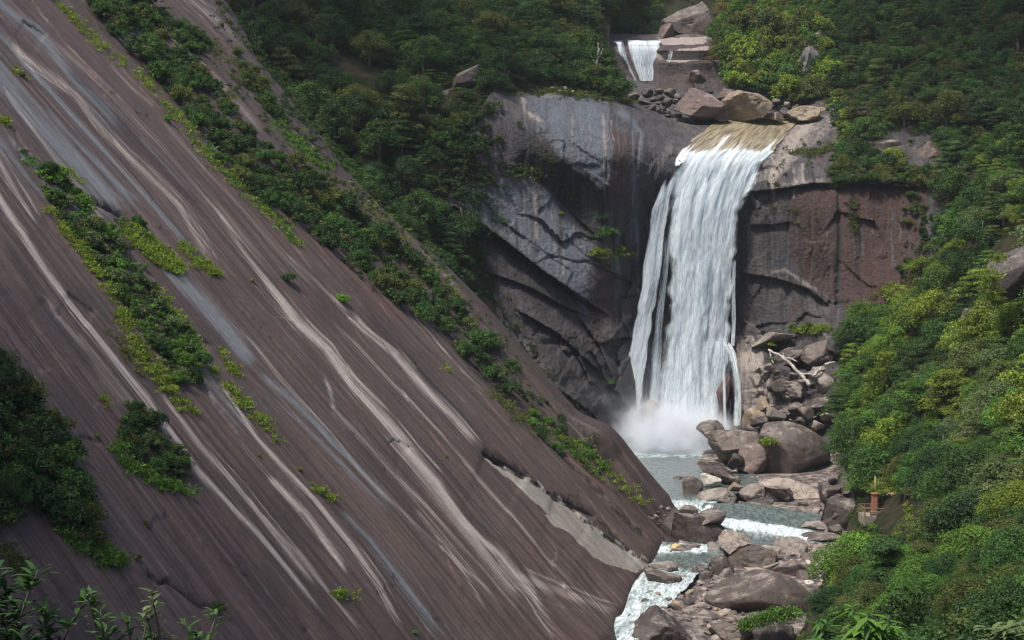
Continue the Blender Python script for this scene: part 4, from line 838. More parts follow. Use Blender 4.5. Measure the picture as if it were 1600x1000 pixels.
stones(34, [(1120,985),(1130,930),(1180,965),(1250,990),(1240,1010),(1100,1010)], bed_depth, (9,22), ['brown','dark','pale'], 'one of many stones along the bottom edge of the boulder field', 'stones at the bottom of the boulder field', 3)
stones(40, [(1095,745),(1200,745),(1210,775),(1205,800),(1150,800),(1140,775)], bed_depth, (7,16), ['brown','pale','tan','light'], 'one of many small stones in the shore pile beside the plunge pool', 'small stones in the shore pile by the pool', 4)
stones(16, [(1300,750),(1345,770),(1350,850),(1320,862),(1305,830)], lambda x, y: 252.-(y-790)*.12, (18,30), ['dark','brown'], 'one of the dark rocks stacked under the platform at the forest edge', 'dark rocks stacked under the platform', 14, cat='rock', name='rock')
stones(26, [(1250,790),(1300,780),(1345,820),(1310,845),(1255,830)], bed_depth, (9,20), ['brown','dark','pale'], 'one of many stones at the forest edge beside the shallow pool', 'stones beside the shallow pool', 5)
stones(20, [(1140,690),(1200,640),(1290,640),(1330,660),(1310,700),(1180,690)], lambda x, y: 308., (17,36), ['brown','dark','tan','pale'], 'one of the broken rocks piled above the giant overhanging boulder', 'broken rocks piled above the giant boulder', 6, cat='rock', name='rock')
stones(14, [(1195,560),(1230,575),(1310,575),(1310,620),(1220,625)], lambda x, y: 317., (14,30), ['brown','dark','pale'], 'one of the broken rocks around the driftwood trunk', 'broken rocks around the driftwood', 7, cat='rock', name='rock')
stones(34, [(983,150),(1010,138),(1050,140),(1075,165),(1060,186),(1010,170)], lambda x, y: 372.-(y-140)*.1, (9,20), ['dark','dark','grey','brown'], 'one of the dark rocks heaped left of the purple-brown boulder above the lip', 'dark rocks heaped above the lip', 8, cat='rock', name='rock')
stones(22, [(1130,186),(1240,190),(1290,172),(1230,160),(1200,150),(1130,160)], lambda x, y: 371., (8,17), ['brown','tan','grey'], 'one of the small rocks between the big boulders above the lip', 'small rocks among the boulders above the lip', 9, cat='rock', name='rock')
stones(36, [(1110,880),(1075,905),(1060,935),(1035,960),(1010,990),(990,1010),(1010,1015),(1040,975),(1075,940),(1100,905)], bed_depth, (10,22), ['brown','dark','pale'], 'one of the rocks lining the right bank of the white rapids', 'rocks lining the right bank of the rapids', 13)
stones(22, [(1005,905),(1060,870),(1100,890),(1040,960),(1000,950)], lambda x, y: bed_depth(x, y)-1.0, (8,15), ['brown','dark'], 'one of the small wet rocks poking out of the white rapids', 'small wet rocks in the rapids', 10, cat='rock', name='rock')
stones(12, [(1040,786),(1050,800),(1042,835),(1020,845),(1000,820)], lambda x, y: 244., (7,13), ['brown','pale'], 'one of the small stones lodged at the foot of the shaded slab edge', 'small stones at the slab edge', 12)
stones(26, [(800,140),(880,135),(905,150),(860,160),(815,152)], lambda x, y: 352., (6,12), ['light','tan','pale'], 'one of the pale weathered stones along the grassy cliff rim', 'pale stones along the cliff rim', 11)
# ------------------------------------------------------------------ tubes (trunks, branches, rails)
def tube(pts, rad, n=7):
    pts = np.array(pts, float); rad = np.broadcast_to(rad, len(pts)); V = []; Fc = []
    for i, p in enumerate(pts):
        t = pts[min(i+1, len(pts)-1)]-pts[max(i-1, 0)]; t /= np.linalg.norm(t)+1e-9
        a = np.cross(t, [0, 0, 1] if abs(t[2]) < .9 else [1, 0, 0]); a /= np.linalg.norm(a); b = np.cross(t, a)
        for k in range(n):
            q = 2*math.pi*k/n; V.append(p+rad[i]*(a*math.cos(q)+b*math.sin(q)))
    for i in range(len(pts)-1):
        for k in range(n): Fc.append((i*n+k, i*n+(k+1) % n, (i+1)*n+(k+1) % n, (i+1)*n+k))
    V.append(pts[0]); V.append(pts[-1]); c0, c1 = len(V)-2, len(V)-1; m = (len(pts)-1)*n
    for k in range(n): Fc.append((c0, (k+1) % n, k, k)); Fc.append((c1, m+k, m+(k+1) % n, m+(k+1) % n))
    return np.array(V), Fc
def join(parts):
    V = []; Fc = []; n = 0
    for v, f in parts: V.append(v); Fc += [tuple(i+n for i in q) for q in f]; n += len(v)
    return np.concatenate(V), Fc
def mesh_py(name, V, Fc, mat, smooth=True):
    me = bpy.data.meshes.new(name); me.from_pydata([tuple(map(float, v)) for v in V], [], [tuple(dict.fromkeys(f)) for f in Fc]); me.update()
    if smooth: me.polygons.foreach_set('use_smooth', [True]*len(me.polygons))
    me.materials.append(mat); return me
def boxm(c, s):
    c = np.array(c, float); s = np.array(s, float)/2
    V = np.array([c+s*np.array(k) for k in [(-1,-1,-1),(1,-1,-1),(1,1,-1),(-1,1,-1),(-1,-1,1),(1,-1,1),(1,1,1),(-1,1,1)]])
    return V, [(0,3,2,1),(4,5,6,7),(0,1,5,4),(1,2,6,5),(2,3,7,6),(3,0,4,7)]
def wood(name, chains, label, cat, mat):
    parts = []; base = P(*chains[0][0][0])
    for pts, r0, r1 in chains:
        W = np.array([P(*p) for p in pts]); W = cr_axis(W, 4*len(W)); W = W+.10*rng.normal(size=W.shape)
        parts.append(tube(W-base, np.linspace(r0, r1, len(W))))
    V, Fc = join(parts); o = obj(name, mesh_py(name, V, Fc, mat)); o.location = base; return tag(o, label, cat)
wood('driftwood_log', [([(1266,603,312.5),(1254,588,313.5),(1240,573,314.5),(1228,563,315),(1215,554,316),(1201,547,317)], .42, .2),
  ([(1201,547,317),(1205,560,316.5),(1209,568,316)], .2, .1), ([(1232,566,315),(1222,558,316),(1240,562,314.5),(1246,566,314)], .2, .08), ([(1252,585,313.6),(1262,584,313.5),(1272,585,313)], .22, .12), ([(1226,560,315.2),(1223,551,316)], .12, .05)],
  'bleached driftwood trunk lying diagonally on the rocks right of the falls', 'driftwood', M_DEAD)
wood('driftwood_branch', [([(1270,588,313),(1279,580,313),(1284,572,313.5)], .35, .15), ([(1279,580,313),(1274,586,312.8)], .2, .1), ([(1290,570,313),(1297,567,313),(1304,566,313)], .3, .12)],
  'bleached broken branch at the right end of the driftwood trunk', 'driftwood', M_DEAD)
wood('driftwood_branch', [([(1232,655,308.5),(1240,658,308.2),(1248,662,308)], .12, .06), ([(1248,662,308),(1262,656,308),(1276,650,308.5)], .12, .05)], 'thin bleached branch on the rocks above the giant overhanging boulder', 'driftwood', M_DEAD)
dt = wood('dead_tree', [([(929,116,369),(931,104,369),(934,92,369),(935,80,369),(935,66,369)], .34, .08), ([(934,92,369),(940,84,368),(942,76,368)], .12, .04), ([(932,100,369),(926,93,369)], .10, .04)],
  'bare white dead tree trunk standing above the cliff rim', 'dead tree', M_DEAD)
# ------------------------------------------------------------------ viewing platform
M_BRICK = mat_simple('weathered_red_brick', (.36, .15, .10), .8, 5); M_CONC = mat_simple('stone_masonry', (.24, .20, .16), .85, 2, .45, .8); M_RAIL = mat_simple('rusty_rail', (.20, .12, .085), .7); M_POLE = mat_simple('pale_wood_pole', (.33, .25, .17), .8); M_PINK = mat_simple('faded_pink_paint', (.42, .22, .20), .6)
DP = 236.; ms = DP/F; base = P(1378, 810, DP)
pl = link(bpy.data.objects.new('viewing_platform', None)); pl.location = base
tag(pl, 'small viewing platform on a masonry base with a rusty railing among the trees', 'platform')
def L(px, py, dd=0): return P(px, py, DP+dd)-base
W0, W1 = L(1351, 810), L(1406, 810)
V, Fc = boxm((0, 2.0, -.45), (W1[0]-W0[0], 4.4, 1.5)); me = mesh_py('masonry_base', V, Fc, M_CONC, False); bm = bmesh.new(); bm.from_mesh(me); bmesh.ops.bevel(bm, geom=bm.edges[:], offset=.08, segments=2, affect='EDGES'); bm.to_mesh(me); bm.free(); obj('base', me, pl)
for z in (0.95, 1.5):
    V, Fc = join([tube([(W0[0], -.1, z), (W1[0], -.1, z)], .05, 6), tube([(W0[0], -.1, z), (W0[0], 4.1, z)], .05, 6), tube([(W1[0], -.1, z), (W1[0], 4.1, z)], .05, 6), tube([(W0[0], 4.1, z), (W1[0], 4.1, z)], .05, 6)])
    obj('rail', mesh_py('rail', V, Fc, M_RAIL), pl)
pm = mesh_py('post', *boxm((0, 0, .9), (.14, .14, 1.3)), M_RAIL, False)
for k in range(7):
    for yy in (-.1, 4.1):
        o = obj('post', pm, pl); o.location = (W0[0]+(W1[0]-W0[0])*k/6, yy, 0)
pc = P(1366, 803, DP+1.2)
q = link(bpy.data.objects.new('brick_pillar', None)); q.location = pc; tag(q, 'square red brick pillar standing at the left of the viewing platform', 'pillar')
obj('shaft', mesh_py('shaft', *boxm((0, 0, 1.5), (.75, .7, 3.0)), M_BRICK, False), q); obj('cap', mesh_py('cap', *boxm((0, 0, 3.07), (.95, .9, .16)), M_BRICK, False), q); obj('plinth', mesh_py('plinth', *boxm((0, 0, .2), (1.1, 1.0, .4)), M_CONC, False), q)
def pole(px, py0, py1, dd, r, label):
    a = P(px, py0, DP+dd); b = P(px, py1, DP+dd)-a
    o = obj('pole', mesh_py('pole', *tube([(0, 0, 0), b*.5, b], [r*1.6, r*1.5, r*1.3], 8), M_POLE)); o.location = a; tag(o, label, 'pole')
pole(1367.5, 780, 744, 2.2, .075, 'tall thin pale pole rising behind the red brick pillar')
pole(1400, 808, 762, 2.6, .11, 'pale pole at the right end of the viewing platform')
pc = P(1394, 806, DP+1.8); q = link(bpy.data.objects.new('loudspeaker_mast', None)); q.location = pc; tag(q, 'short wooden mast carrying a cluster of faded pink horns on the viewing platform', 'mast')
obj('mast', mesh_py('mast', *boxm((0, 0, 1.6), (.26, .26, 3.2)), M_POLE, False), q)
for i, a in enumerate((20, 140, 250)):
    c_, s_ = math.cos(R(a)), math.sin(R(a)); V, Fc = tube([(c_*.08, s_*.08, 3.25), (c_*.3, s_*.3, 3.28), (c_*.62, s_*.62, 3.3)], [.07, .14, .33], 12); obj('horn', mesh_py('horn', V, Fc, M_PINK), q)
obj('bracket', mesh_py('bracket', *boxm((0, 0, 3.0), (.5, .5, .12)), M_RAIL, False), q)
pc = P(1399, 804, DP+1.0); q = link(bpy.data.objects.new('control_cabinet', None)); q.location = pc; tag(q, 'faded pink metal cabinet at the right end of the viewing platform', 'cabinet')
obj('body', mesh_py('body', *boxm((0, 0, .95), (.62, .5, 1.5)), M_PINK, False), q); obj('door', mesh_py('door', *boxm((0, -.262, 1.0), (.5, .03, 1.2)), M_PINK, False), q); obj('leg', mesh_py('leg', *boxm((0, 0, .1), (.2, .2, .2)), M_RAIL, False), q)
#MARK_VEG
# ------------------------------------------------------------------ foliage
def clump_leaves(g, centers, radii, n_per, leaf, flat=.85, upb=.45, droop=0.):
    """leaf quads spread through the outer part of many clumps"""
    m = len(centers); idx = np.repeat(np.arange(m), n_per); N = len(idx)
    D = g.normal(size=(N, 3)); D /= np.linalg.norm(D, axis=1, keepdims=True); D[:, 2] = np.where(D[:, 2] < -.35, -D[:, 2], D[:, 2])
    rr = radii[idx]*g.uniform(.35, 1.05, N)**.6; pos = centers[idx]+D*rr[:, None]*np.array([1, 1, flat])
    nrm = D*.75+np.array([0, 0, upb])+g.normal(size=(N, 3))*.42; nrm /= np.linalg.norm(nrm, axis=1, keepdims=True)
    tg = np.cross(nrm, g.normal(size=(N, 3))); tg /= np.linalg.norm(tg, axis=1, keepdims=True)+1e-9; tg[:, 2] -= droop; bt = np.cross(nrm, tg)
    l = leaf*g.uniform(.6, 1.35, N)[:, None]; wl = l*g.uniform(.38, .62, N)[:, None]
    V = np.stack([pos-tg*l*.5, pos+bt*wl*.5+nrm*l*.10, pos+tg*l*.5-nrm*l*.12, pos-bt*wl*.5+nrm*l*.10], 1)  # folded leaf
    ct = g.uniform(.12, .78, m)[idx]+g.normal(size=N)*.09
    return V.reshape(-1, 3), np.arange(N*4).reshape(-1, 4), np.repeat(np.clip(ct, 0, 1), 4)
def crown_arrays(seed, kind='round', n_cl=34, n_per=75, leaf=.10):
    """unit crown: radius 1, centre of its base at the origin"""
    g = np.random.default_rng(seed); C = []; Rr = []
    for i in range(n_cl):
        a = g.uniform(0, 2*math.pi)
        if kind == 'round':
            h = g.uniform(-.15, 1)**1.0; r = math.sqrt(max(0, 1-max(h, 0)**2))*g.uniform(.35, .92); z = .35+h*.70
        elif kind == 'layer':   # flat storeys like a pine-ish evergreen
            lv = g.integers(0, 5); z = .15+lv*.27+g.uniform(-.04, .04); r = (1.0-lv*.17)*math.sqrt(g.uniform(.02, .9))
        else:                   # low shrub
            h = g.uniform(0, 1); r = math.sqrt(max(0, 1-h*h))*g.uniform(.2, .9); z = .12+h*.5
        C.append((r*math.cos(a), r*math.sin(a), z)); Rr.append(g.uniform(.20, .36)*(1.0 if kind != 'layer' else 1.15))
    C = np.array(C); Rr = np.array(Rr); lop = g.normal(size=3)*.12; C = C*(1+g.normal(size=3)*.08)+C[:, 2:3]*lop*np.array([1, 1, 0])
    return clump_leaves(g, C, Rr, n_per, leaf, .9 if kind != 'layer' else .42, .45 if kind != 'layer' else .8)
def crown_mesh(name, *a, **k):
    V, Fc, t = crown_arrays(*a, **k); return mesh_np(name, V, Fc, M_LEAF, {'tint': t}, smooth=False)
NEARM = [crown_mesh('crown', 10+i, ('round', 'round', 'layer', 'round')[i % 4], 64, 230, .055) for i in range(4)]
MIDM = [crown_mesh('crown', 30+i, ('round', 'round', 'round', 'layer')[i % 4], 52, 130, .070) for i in range(6)]
SHRM = [crown_mesh('foliage', 60+i, 'shrub', 30, 90, .105) for i in range(6)]
FAR = [crown_arrays(80+i, ('round', 'round', 'layer')[i % 3], 34, 60, .095) for i in range(5)]
def trunk_mesh(seed, h=1.0):
    g = np.random.default_rng(seed); parts = [tube([(0, 0, -.35), (.02, .01, .1), (.05, -.02, .5), (.03, .03, 1.0)], [.085, .065, .05, .02], 7)]
    for i in range(4):
        a = g.uniform(0, 6.28); z = g.uniform(.2, .55); parts.append(tube([(.03, 0, z), (.25*math.cos(a), .25*math.sin(a), z+.2), (.55*math.cos(a), .55*math.sin(a), z+.36)], [.035, .025, .010], 5))
    return mesh_py('trunk', *join(parts), M_BARK)
TRK = [trunk_mesh(i) for i in range(4)]
TONE = {'dark green': (.032, .072, .026), 'deep green': (.048, .108, .030), 'bright green': (.085, .175, .034), 'yellow-green': (.155, .215, .036), 'olive': (.086, .108, .034), 'grey-green': (.105, .145, .070), 'rusty': (.20, .12, .045)}
def col_of(t, g, k=1.0):
    c = TONE[t]; v = g.uniform(.8, 1.25)*k; return (c[0]*v*g.uniform(.9, 1.12), c[1]*v, c[2]*v*g.uniform(.85, 1.15), 1)
def plant(name, pos, r, meshes, trunks, tone, label, group, cat, g, up=1.0, sq=(.9, 1.3)):
    e = link(bpy.data.objects.new(name, None)); e.location = pos; e.rotation_euler = (g.uniform(-.12, .12), g.uniform(-.12, .12), g.uniform(0, 6.28)); e.scale = (r, r, r*g.uniform(*sq))
    tag(e, label, cat, group); c = obj('crown' if name == 'tree' else 'foliage', g.choice(meshes), e); c.color = col_of(tone, g)
    t = obj('trunk' if name == 'tree' else 'stem', g.choice(trunks), e)
    if name != 'tree': t.scale = (.7, .7, .5)
    return e
ALLT = []   # candidate trees: (pixel size, pos, r, tone, zone)
ROCKHOLES = [((1588,425),46,64),((1512,522),15,34),((1566,500),20,16),((1376,612),15,44),((1552,697),14,22),((1392,247),34,22),((1456,250),22,26),((1490,160),14,14),((545,108),28,28),((577,138),18,22),((608,132),16,18),((650,165),27,17),((695,158),22,18),((648,105),26,12),((722,112),20,18),((775,215),24,14),((755,232),12,9),((770,262),22,9),((460,2),34,12),((1262,106),32,32),((1285,60),22,12),((700,300),18,12),
 ((1378,800),32,22)]
def hole(x, y, k=1.0):
    return any(((x-c[0])/(a*k))**2+((y-c[1])/(b*k))**2 < 1 for c, a, b in ROCKHOLES)
def tone_right(x, y, g):
    r = g.random()
    if y < 230:
        if x < 1290: return ('olive', 'yellow-green', 'yellow-green', 'bright green', 'rusty', 'deep green', 'bright green', 'olive', 'yellow-green')[int(r*6)]
        return ('dark green', 'dark green', 'deep green', 'deep green', 'olive', 'dark green')[int(r*6)]  # dark tones mix species with shade put into the leaf colour
    if y > 860: return ('dark green', 'deep green', 'deep green', 'bright green', 'olive')[int(r*5)]
    if 640 < y < 860 and x > 1470: return ('yellow-green', 'olive', 'bright green', 'yellow-green', 'deep green', 'grey-green')[int(r*6)]
    if x < 1400 and y > 480: return ('bright green', 'yellow-green', 'deep green', 'bright green', 'deep green')[int(r*5)]
    return ('deep green', 'bright green', 'dark green', 'grey-green', 'deep green', 'yellow-green', 'olive')[int(r*7)]
def scatter(A, N, tone_fn, rfn, accept, zone, seed, space=.86, tries=26000):
    g = random.Random(seed); cell = {}; px, py = proj(A); nu, nv = A.shape[:2]
    area = np.linalg.norm(np.cross(np.gradient(A, axis=0), np.gradient(A, axis=1)), axis=-1).ravel(); cum = np.cumsum(area); cum /= cum[-1]
    for k in np.searchsorted(cum, np.random.default_rng(seed).uniform(size=tries)):
        i, j = divmod(int(k), nv); p = A[i, j]; x, y = px[i, j], py[i, j]
        if not (-90 < x < 1720 and -140 < y < 1130) or not accept(x, y): continue
        r = rfn(x, y, g); cs_ = 5.0; key = (int(p[0]//cs_), int(p[1]//cs_), int(p[2]//cs_)); ok = True
        for a in (-1, 0, 1):
            for b in (-1, 0, 1):
                for c in (-1, 0, 1):
                    for q, rq in cell.get((key[0]+a, key[1]+b, key[2]+c), ()):
                        if np.linalg.norm(q-p) < space*.5*(r+rq)*1.15: ok = False; break
        if not ok: continue
        cell.setdefault(key, []).append((p, r)); ALLT.append((r*F/p[1] if (0 < x < 1600 and 0 < y < 1010) else 0, p+N[i, j]*.2, r, tone_fn(x, y, g), zone, x, y))
def rr(x, y, g):
    b = 3.1 if y > 250 else 3.2
    return b*(g.uniform(.5, .95) if g.random() < .62 else g.uniform(.95, 1.75))
def acc_right(x, y):
    if hole(x, y): return False
    if y > 225 and x < np.interp(y, [230,350,420,470,500,560,640,690,730,760,820,845,870,900,950,1000], [1340,1450,1440,1410,1338,1318,1298,1288,1302,1324,1338,1352,1326,1308,1273,1253])+(38 if y > 830 else 13): return False
    if 1335 < x < 1466 and 785 < y < 888: return False
    if x < 1300 and y > 950: return x > 1255+(y-950)*-.2
    if 1370 < x < 1480 and 205 < y < 280: return g0.random() < .5
    return True
g0 = random.Random(5)
scatter(RHA, RHN, tone_right, rr, acc_right, 'right', 21)
def tone_left(x, y, g):
    return ('dark green', 'dark green', 'deep green', 'dark green', 'deep green', 'olive')[int(g.random()*6)]
GRASSY = [(690,265),(760,270),(850,262),(850,285),(760,300),(700,330),(660,320)]
def acc_left(x, y):
    if hole(x, y): return False
    if inpoly(np.array(x), np.array(y), GRASSY): return False
    if x > 935 and 30 < y < 150: return False
    if x > 700 and y > 90 and y > 128+(x-800)*.12: return x < 800 and y > 150 and g0.random() < .8 and x < 812-max(0, y-280)*.5
    if y > 330 and x > 700: return g0.random() < .12
    return True
scatter(LHA, LHN, tone_left, lambda x, y, g: 1.05*rr(x, 0, g), acc_left, 'left', 22)
scatter(BHA, BHN, lambda x, y, g: ('dark green', 'deep green', 'olive', 'bright green')[int(g.random()*4)], lambda x, y, g: 1.2*rr(x, 0, g), lambda x, y: not (1030 < x < 1140 and -2 < y < 66), 'back', 23)
ALLT.sort(key=lambda t: -t[0])
ZT = {'right': 'in the forest right of the falls', 'left': 'in the dark forest beyond the granite slab', 'back': 'in the far wood above the upper fall'}
BAND = {'right': lambda x, y: (' high up' if y < 230 else ' halfway up' if y < 520 else ' low down' if y < 850 else ' nearest the bottom edge'), 'left': lambda x, y: (' near the top edge' if y < 120 else ' on the lower part'), 'back': lambda x, y: ''}
LMK = {'right': [(1378,790,'the viewing platform'),(1592,425,'the bare outcrop at the right edge'),(1376,612,'the mossy rock rib on the right slope'),(1552,697,'the low bare rock face on the right slope'),(1512,522,'the narrow vertical rock face on the right'),(1440,300,'the right end of the red wall'),
  (1365,940,'the drooping long-leaved plant at the bottom'),(1250,950,'the huge smooth streamside boulder'),(1330,190,'the right bank above the lip'),(1490,160,'the small high rock patch'),(1570,960,'the pale plant in the lower right corner'),(1262,106,'the grey outcrop above the lip'),(1300,860,'the heap of pale cobbles'),
  (1460,860,'the dark trees on the lower right slope'),(1300,680,'the giant overhanging boulder'),(1450,430,'the lower end of the red wall'),(1580,40,'the upper right corner'),(1420,20,'the shaded slope at the top edge'),(1570,250,'the shaded upper right slope'),(1590,830,'the bright trees at the right edge'),(1450,700,'the sunlit middle of the right slope')],
 'left': [(545,108,'the uppermost dark rock face in the left forest'),(650,165,'the wide brown rock face in the left forest'),(728,122,'the left end of the cliff rim'),(775,215,'the tilted dark slab by the undercut'),(460,2,'the rock face at the top of the left forest'),(700,300,'the grassy shelf over the black overhang'),(600,330,'the slab edge in the middle of the picture'),
  (430,120,'the upper end of the slab edge'),(880,60,'the dead white tree'),(700,20,'the top edge of the left forest'),(800,60,'the shaded slope above the cliff rim'),(560,230,'the hollow behind the granite slab')],
 'back': [(1090,34,'the bare dome above the upper fall'),(1000,30,'the top of the upper fall')]}
gt = random.Random(99); NIND = 296
for (s_, p, r, tone, zone, x, y) in ALLT[:NIND]:
    near = p[1] < 215; size = 'large' if r > 3.1 else 'medium' if r > 2.1 else 'small'
    lx, ly, lm = min(LMK[zone], key=lambda q: (q[0]-x)**2+(q[1]-y)**2); dx, dy = x-lx, y-ly
    rel = ('right of' if dx > 0 else 'left of') if abs(dx) > abs(dy) else ('below' if dy > 0 else 'above')
    if dx*dx+dy*dy < 30**2: rel = 'beside'
    lb = f'{size} {tone} tree {rel} {lm}'
    plant('tree', p, r, NEARM if near else MIDM, TRK, tone, lb, f'{tone} trees {ZT[zone]}', 'tree', gt)
def merged(lst, arrs, seed, name, label, cat, k=1.0):
    g = random.Random(seed); Vs, Fs, Ts, Cs = [], [], [], []; n = 0
    for p, r, tone in lst:
        V, Fc, t = arrs[g.randrange(len(arrs))]; a = g.uniform(0, 6.28); c, s = math.cos(a), math.sin(a)
        W = V@np.array([[c, s, 0], [-s, c, 0], [0, 0, g.uniform(.85, 1.25)]])*r+p; q = col_of(tone, g, k)
        Vs.append(W); Fs.append(Fc+n); Ts.append(t); Cs.append(np.tile(np.array(q, np.float32), (len(V), 1))); n += len(V)
    o = obj(name, mesh_np(name, np.concatenate(Vs), np.concatenate(Fs), M_LEAFM, {'tint': np.concatenate(Ts), 'col': np.concatenate(Cs)}, smooth=False))
    return tag(o, label, cat, kind='stuff')
rest = [(p, r, tone) for (s_, p, r, tone, zone, x, y) in ALLT[NIND:]]
merged(rest, FAR, 3, 'forest', 'dense far forest of small crowns filling the slopes between the larger trees', 'forest')
print('TREES', len(ALLT), 'rest', len(rest), 'size at cut', ALLT[min(NIND, len(ALLT)-1)][0])
# undergrowth carpeting both hillsides between the trees
def undergrowth(A, N, n, seed, accept, tone_fn):
    g = np.random.default_rng(seed); px, py = proj(A); nv = A.shape[1]; out = []; gg = random.Random(seed)
    area = np.linalg.norm(np.cross(np.gradient(A, axis=0), np.gradient(A, axis=1)), axis=-1).ravel(); cum = np.cumsum(area); cum /= cum[-1]
    for k in np.searchsorted(cum, g.uniform(size=n)):
        i, j = divmod(int(k), nv); x, y = px[i, j], py[i, j]
        if -60 < x < 1680 and -60 < y < 1080 and accept(x, y): out.append((A[i, j], gg.uniform(.6, 1.3), tone_fn(x, y, gg)))
    return out
UGA = [crown_arrays(120+i, 'shrub', 9, 34, .19) for i in range(6)]
ug = undergrowth(RHA, RHN, 4200, 4, lambda x, y: not hole(x, y, .9), tone_right)+undergrowth(LHA, LHN, 2600, 6, lambda x, y: not hole(x, y, .9) and not (x > 780 and y > 150), lambda x, y, g: tone_left(x, y, g) if not inpoly(np.array(x), np.array(y), GRASSY) else 'yellow-green')+undergrowth(BHA, BHN, 400, 8, lambda x, y: True, tone_left)
merged(ug, UGA, 9, 'undergrowth', 'low undergrowth carpeting the steep slopes beneath the trees', 'undergrowth')
# ------------------------------------------------------------------ shrubs and grass growing on the slab and cliffs
def slab_pos(x, y):
    q = slab_pt(x, y); s_, t_ = (q-Pa)@Minv.T[:, 0], (q-Pa)@Minv.T[:, 1]
    i = int(np.clip((s_-s_ax[0])/_ds, 0, len(s_ax)-1)); j = int(np.clip((t_-t_ax[0])/_ds, 0, len(t_ax)-1)); h = H[i, j]
    r = ray(x, y); k = ((Nn@Pa)+h)/(r@Nn); return r*k
def cliff_pos(x, y):  # on the rock face
    d = 335.
    for _ in range(6):
        p = P(x, y, d); d = float(cf(p[0], p[2]))
    i = int(np.clip((p[0]-xa[0])/_dc, 0, len(xa)-1)); j = int(np.clip((p[2]-za[0])/_dc, 0, len(za)-1)); return P(x, y, CV[i, j, 1])
def poly_pts(poly, n, seed, minsp):
    g = random.Random(seed); xs = [p[0] for p in poly]; ys = [p[1] for p in poly]; out = []; t = 0
    while len(out) < n and t < n*60:
        t += 1; x, y = g.uniform(min(xs), max(xs)), g.uniform(min(ys), max(ys))
        if inpoly(np.array(x), np.array(y), poly) and all((x-a)**2+(y-b)**2 > minsp**2 for a, b in out): out.append((x, y))
    return out
gs = random.Random(31)
SHR = []
UGS = []
def shrubs(poly, n, sp, rpx, tones, label, group, seed, pos=slab_pos, meshes=None, under=1.0, seg=None):
    for x, y in poly_pts(poly, int(n*6*under), seed+500, 3): p = pos(x, y); UGS.append((p, gs.uniform(.40, .75)*rpx[1]*p[1]/F, gs.choice(tones)))
    y0, y1 = min(p[1] for p in poly), max(p[1] for p in poly)
    for x, y in poly_pts(poly, n, seed, sp):
        p = pos(x, y); r = gs.uniform(*rpx)*p[1]/F; tone = gs.choice(tones); SHR.append(1)
        lb, gr = label, group
        if seg:
            k = ['upper', 'middle', 'lower'][min(2, int(3*(y-y0)/(y1-y0+1)))]; size = 'large' if r*F/p[1] > sum(rpx)/2 else 'small'
            lb = f'{size} {tone} shrub on the {k} stretch of {seg}'; gr = f'{size} {tone} shrubs on the {k} stretch of {seg}'
        plant('shrub', p, r, meshes or SHRM, TRK, tone, lb, gr, 'shrub', gs, sq=(1.0, 1.6))
shrubs([(118,-20),(215,-20),(262,60),(330,130),(372,190),(400,225),(470,262),(520,285),(575,345),(640,400),(700,462),(745,525),(800,585),(850,640),(820,650),(770,600),(715,545),(655,500),(610,470),(560,430),(500,380),(440,335),(380,300),(330,240),(290,180),(240,120),(170,50)], 96, 19, (15,26), ['dark green','deep green','dark green','olive','deep green'],
   'one of the dark shrubs in the long diagonal hedge crossing the granite slab', 'shrubs of the long diagonal hedge on the slab', 41, seg='the long diagonal hedge')
shrubs([(820,640),(850,640),(880,668),(925,705),(960,745),(940,750),(900,725),(850,690),(825,665)], 14, 12, (9,15), ['deep green','bright green','dark green'], 'one of the small shrubs at the lower end of the diagonal hedge', 'small shrubs at the lower end of the hedge', 42)
shrubs([(60,262),(95,280),(140,335),(175,375),(210,410),(240,470),(275,500),(310,560),(312,600),(285,615),(262,580),(235,545),(205,500),(170,440),(130,390),(95,340),(70,300)], 34, 16, (13,23), ['deep green','grey-green','dark green','bright green'], 'one of the shrubs in the short strip at the left of the slab', 'shrubs of the short strip at the left of the slab', 43, seg='the short left strip')
shrubs([(205,640),(225,640),(262,690),(292,720),(290,750),(262,750),(225,725),(192,700),(190,665)], 12, 17, (16,25), ['deep green','grey-green','dark green','olive'], 'one of the shrubs in the round thicket on the lower slab', 'shrubs of the round thicket on the lower slab', 44, seg='the round thicket')
shrubs([(-60,600),(0,600),(45,625),(100,660),(108,720),(130,760),(140,810),(165,850),(150,870),(105,830),(60,800),(0,830),(-60,830)], 30, 24, (30,46), ['dark green','deep green','dark green','olive'], 'one of the dark shrubs in the thicket at the left edge', 'shrubs of the thicket at the left edge', 45, seg='the thicket at the left edge', meshes=SHRM+NEARM[:1])
shrubs([(370,80),(400,110),(450,190),(420,180),(380,130)], 9, 14, (8,13), ['deep green','olive'], 'one of the small shrubs on the upper slab above the hedge', 'small shrubs on the upper slab', 46)
shrubs([(240,15),(300,40),(330,75),(310,90),(265,60)], 9, 13, (11,17), ['deep green','dark green'], 'one of the shrubs at the top edge beyond the hedge', 'shrubs at the top edge beyond the hedge', 47)
shrubs([(180,345),(215,345),(240,375),(225,385),(195,365)], 5, 11, (9,14), ['deep green','grey-green'], 'one of the shrubs under the dark step in the slab', 'shrubs under the dark step in the slab', 48)
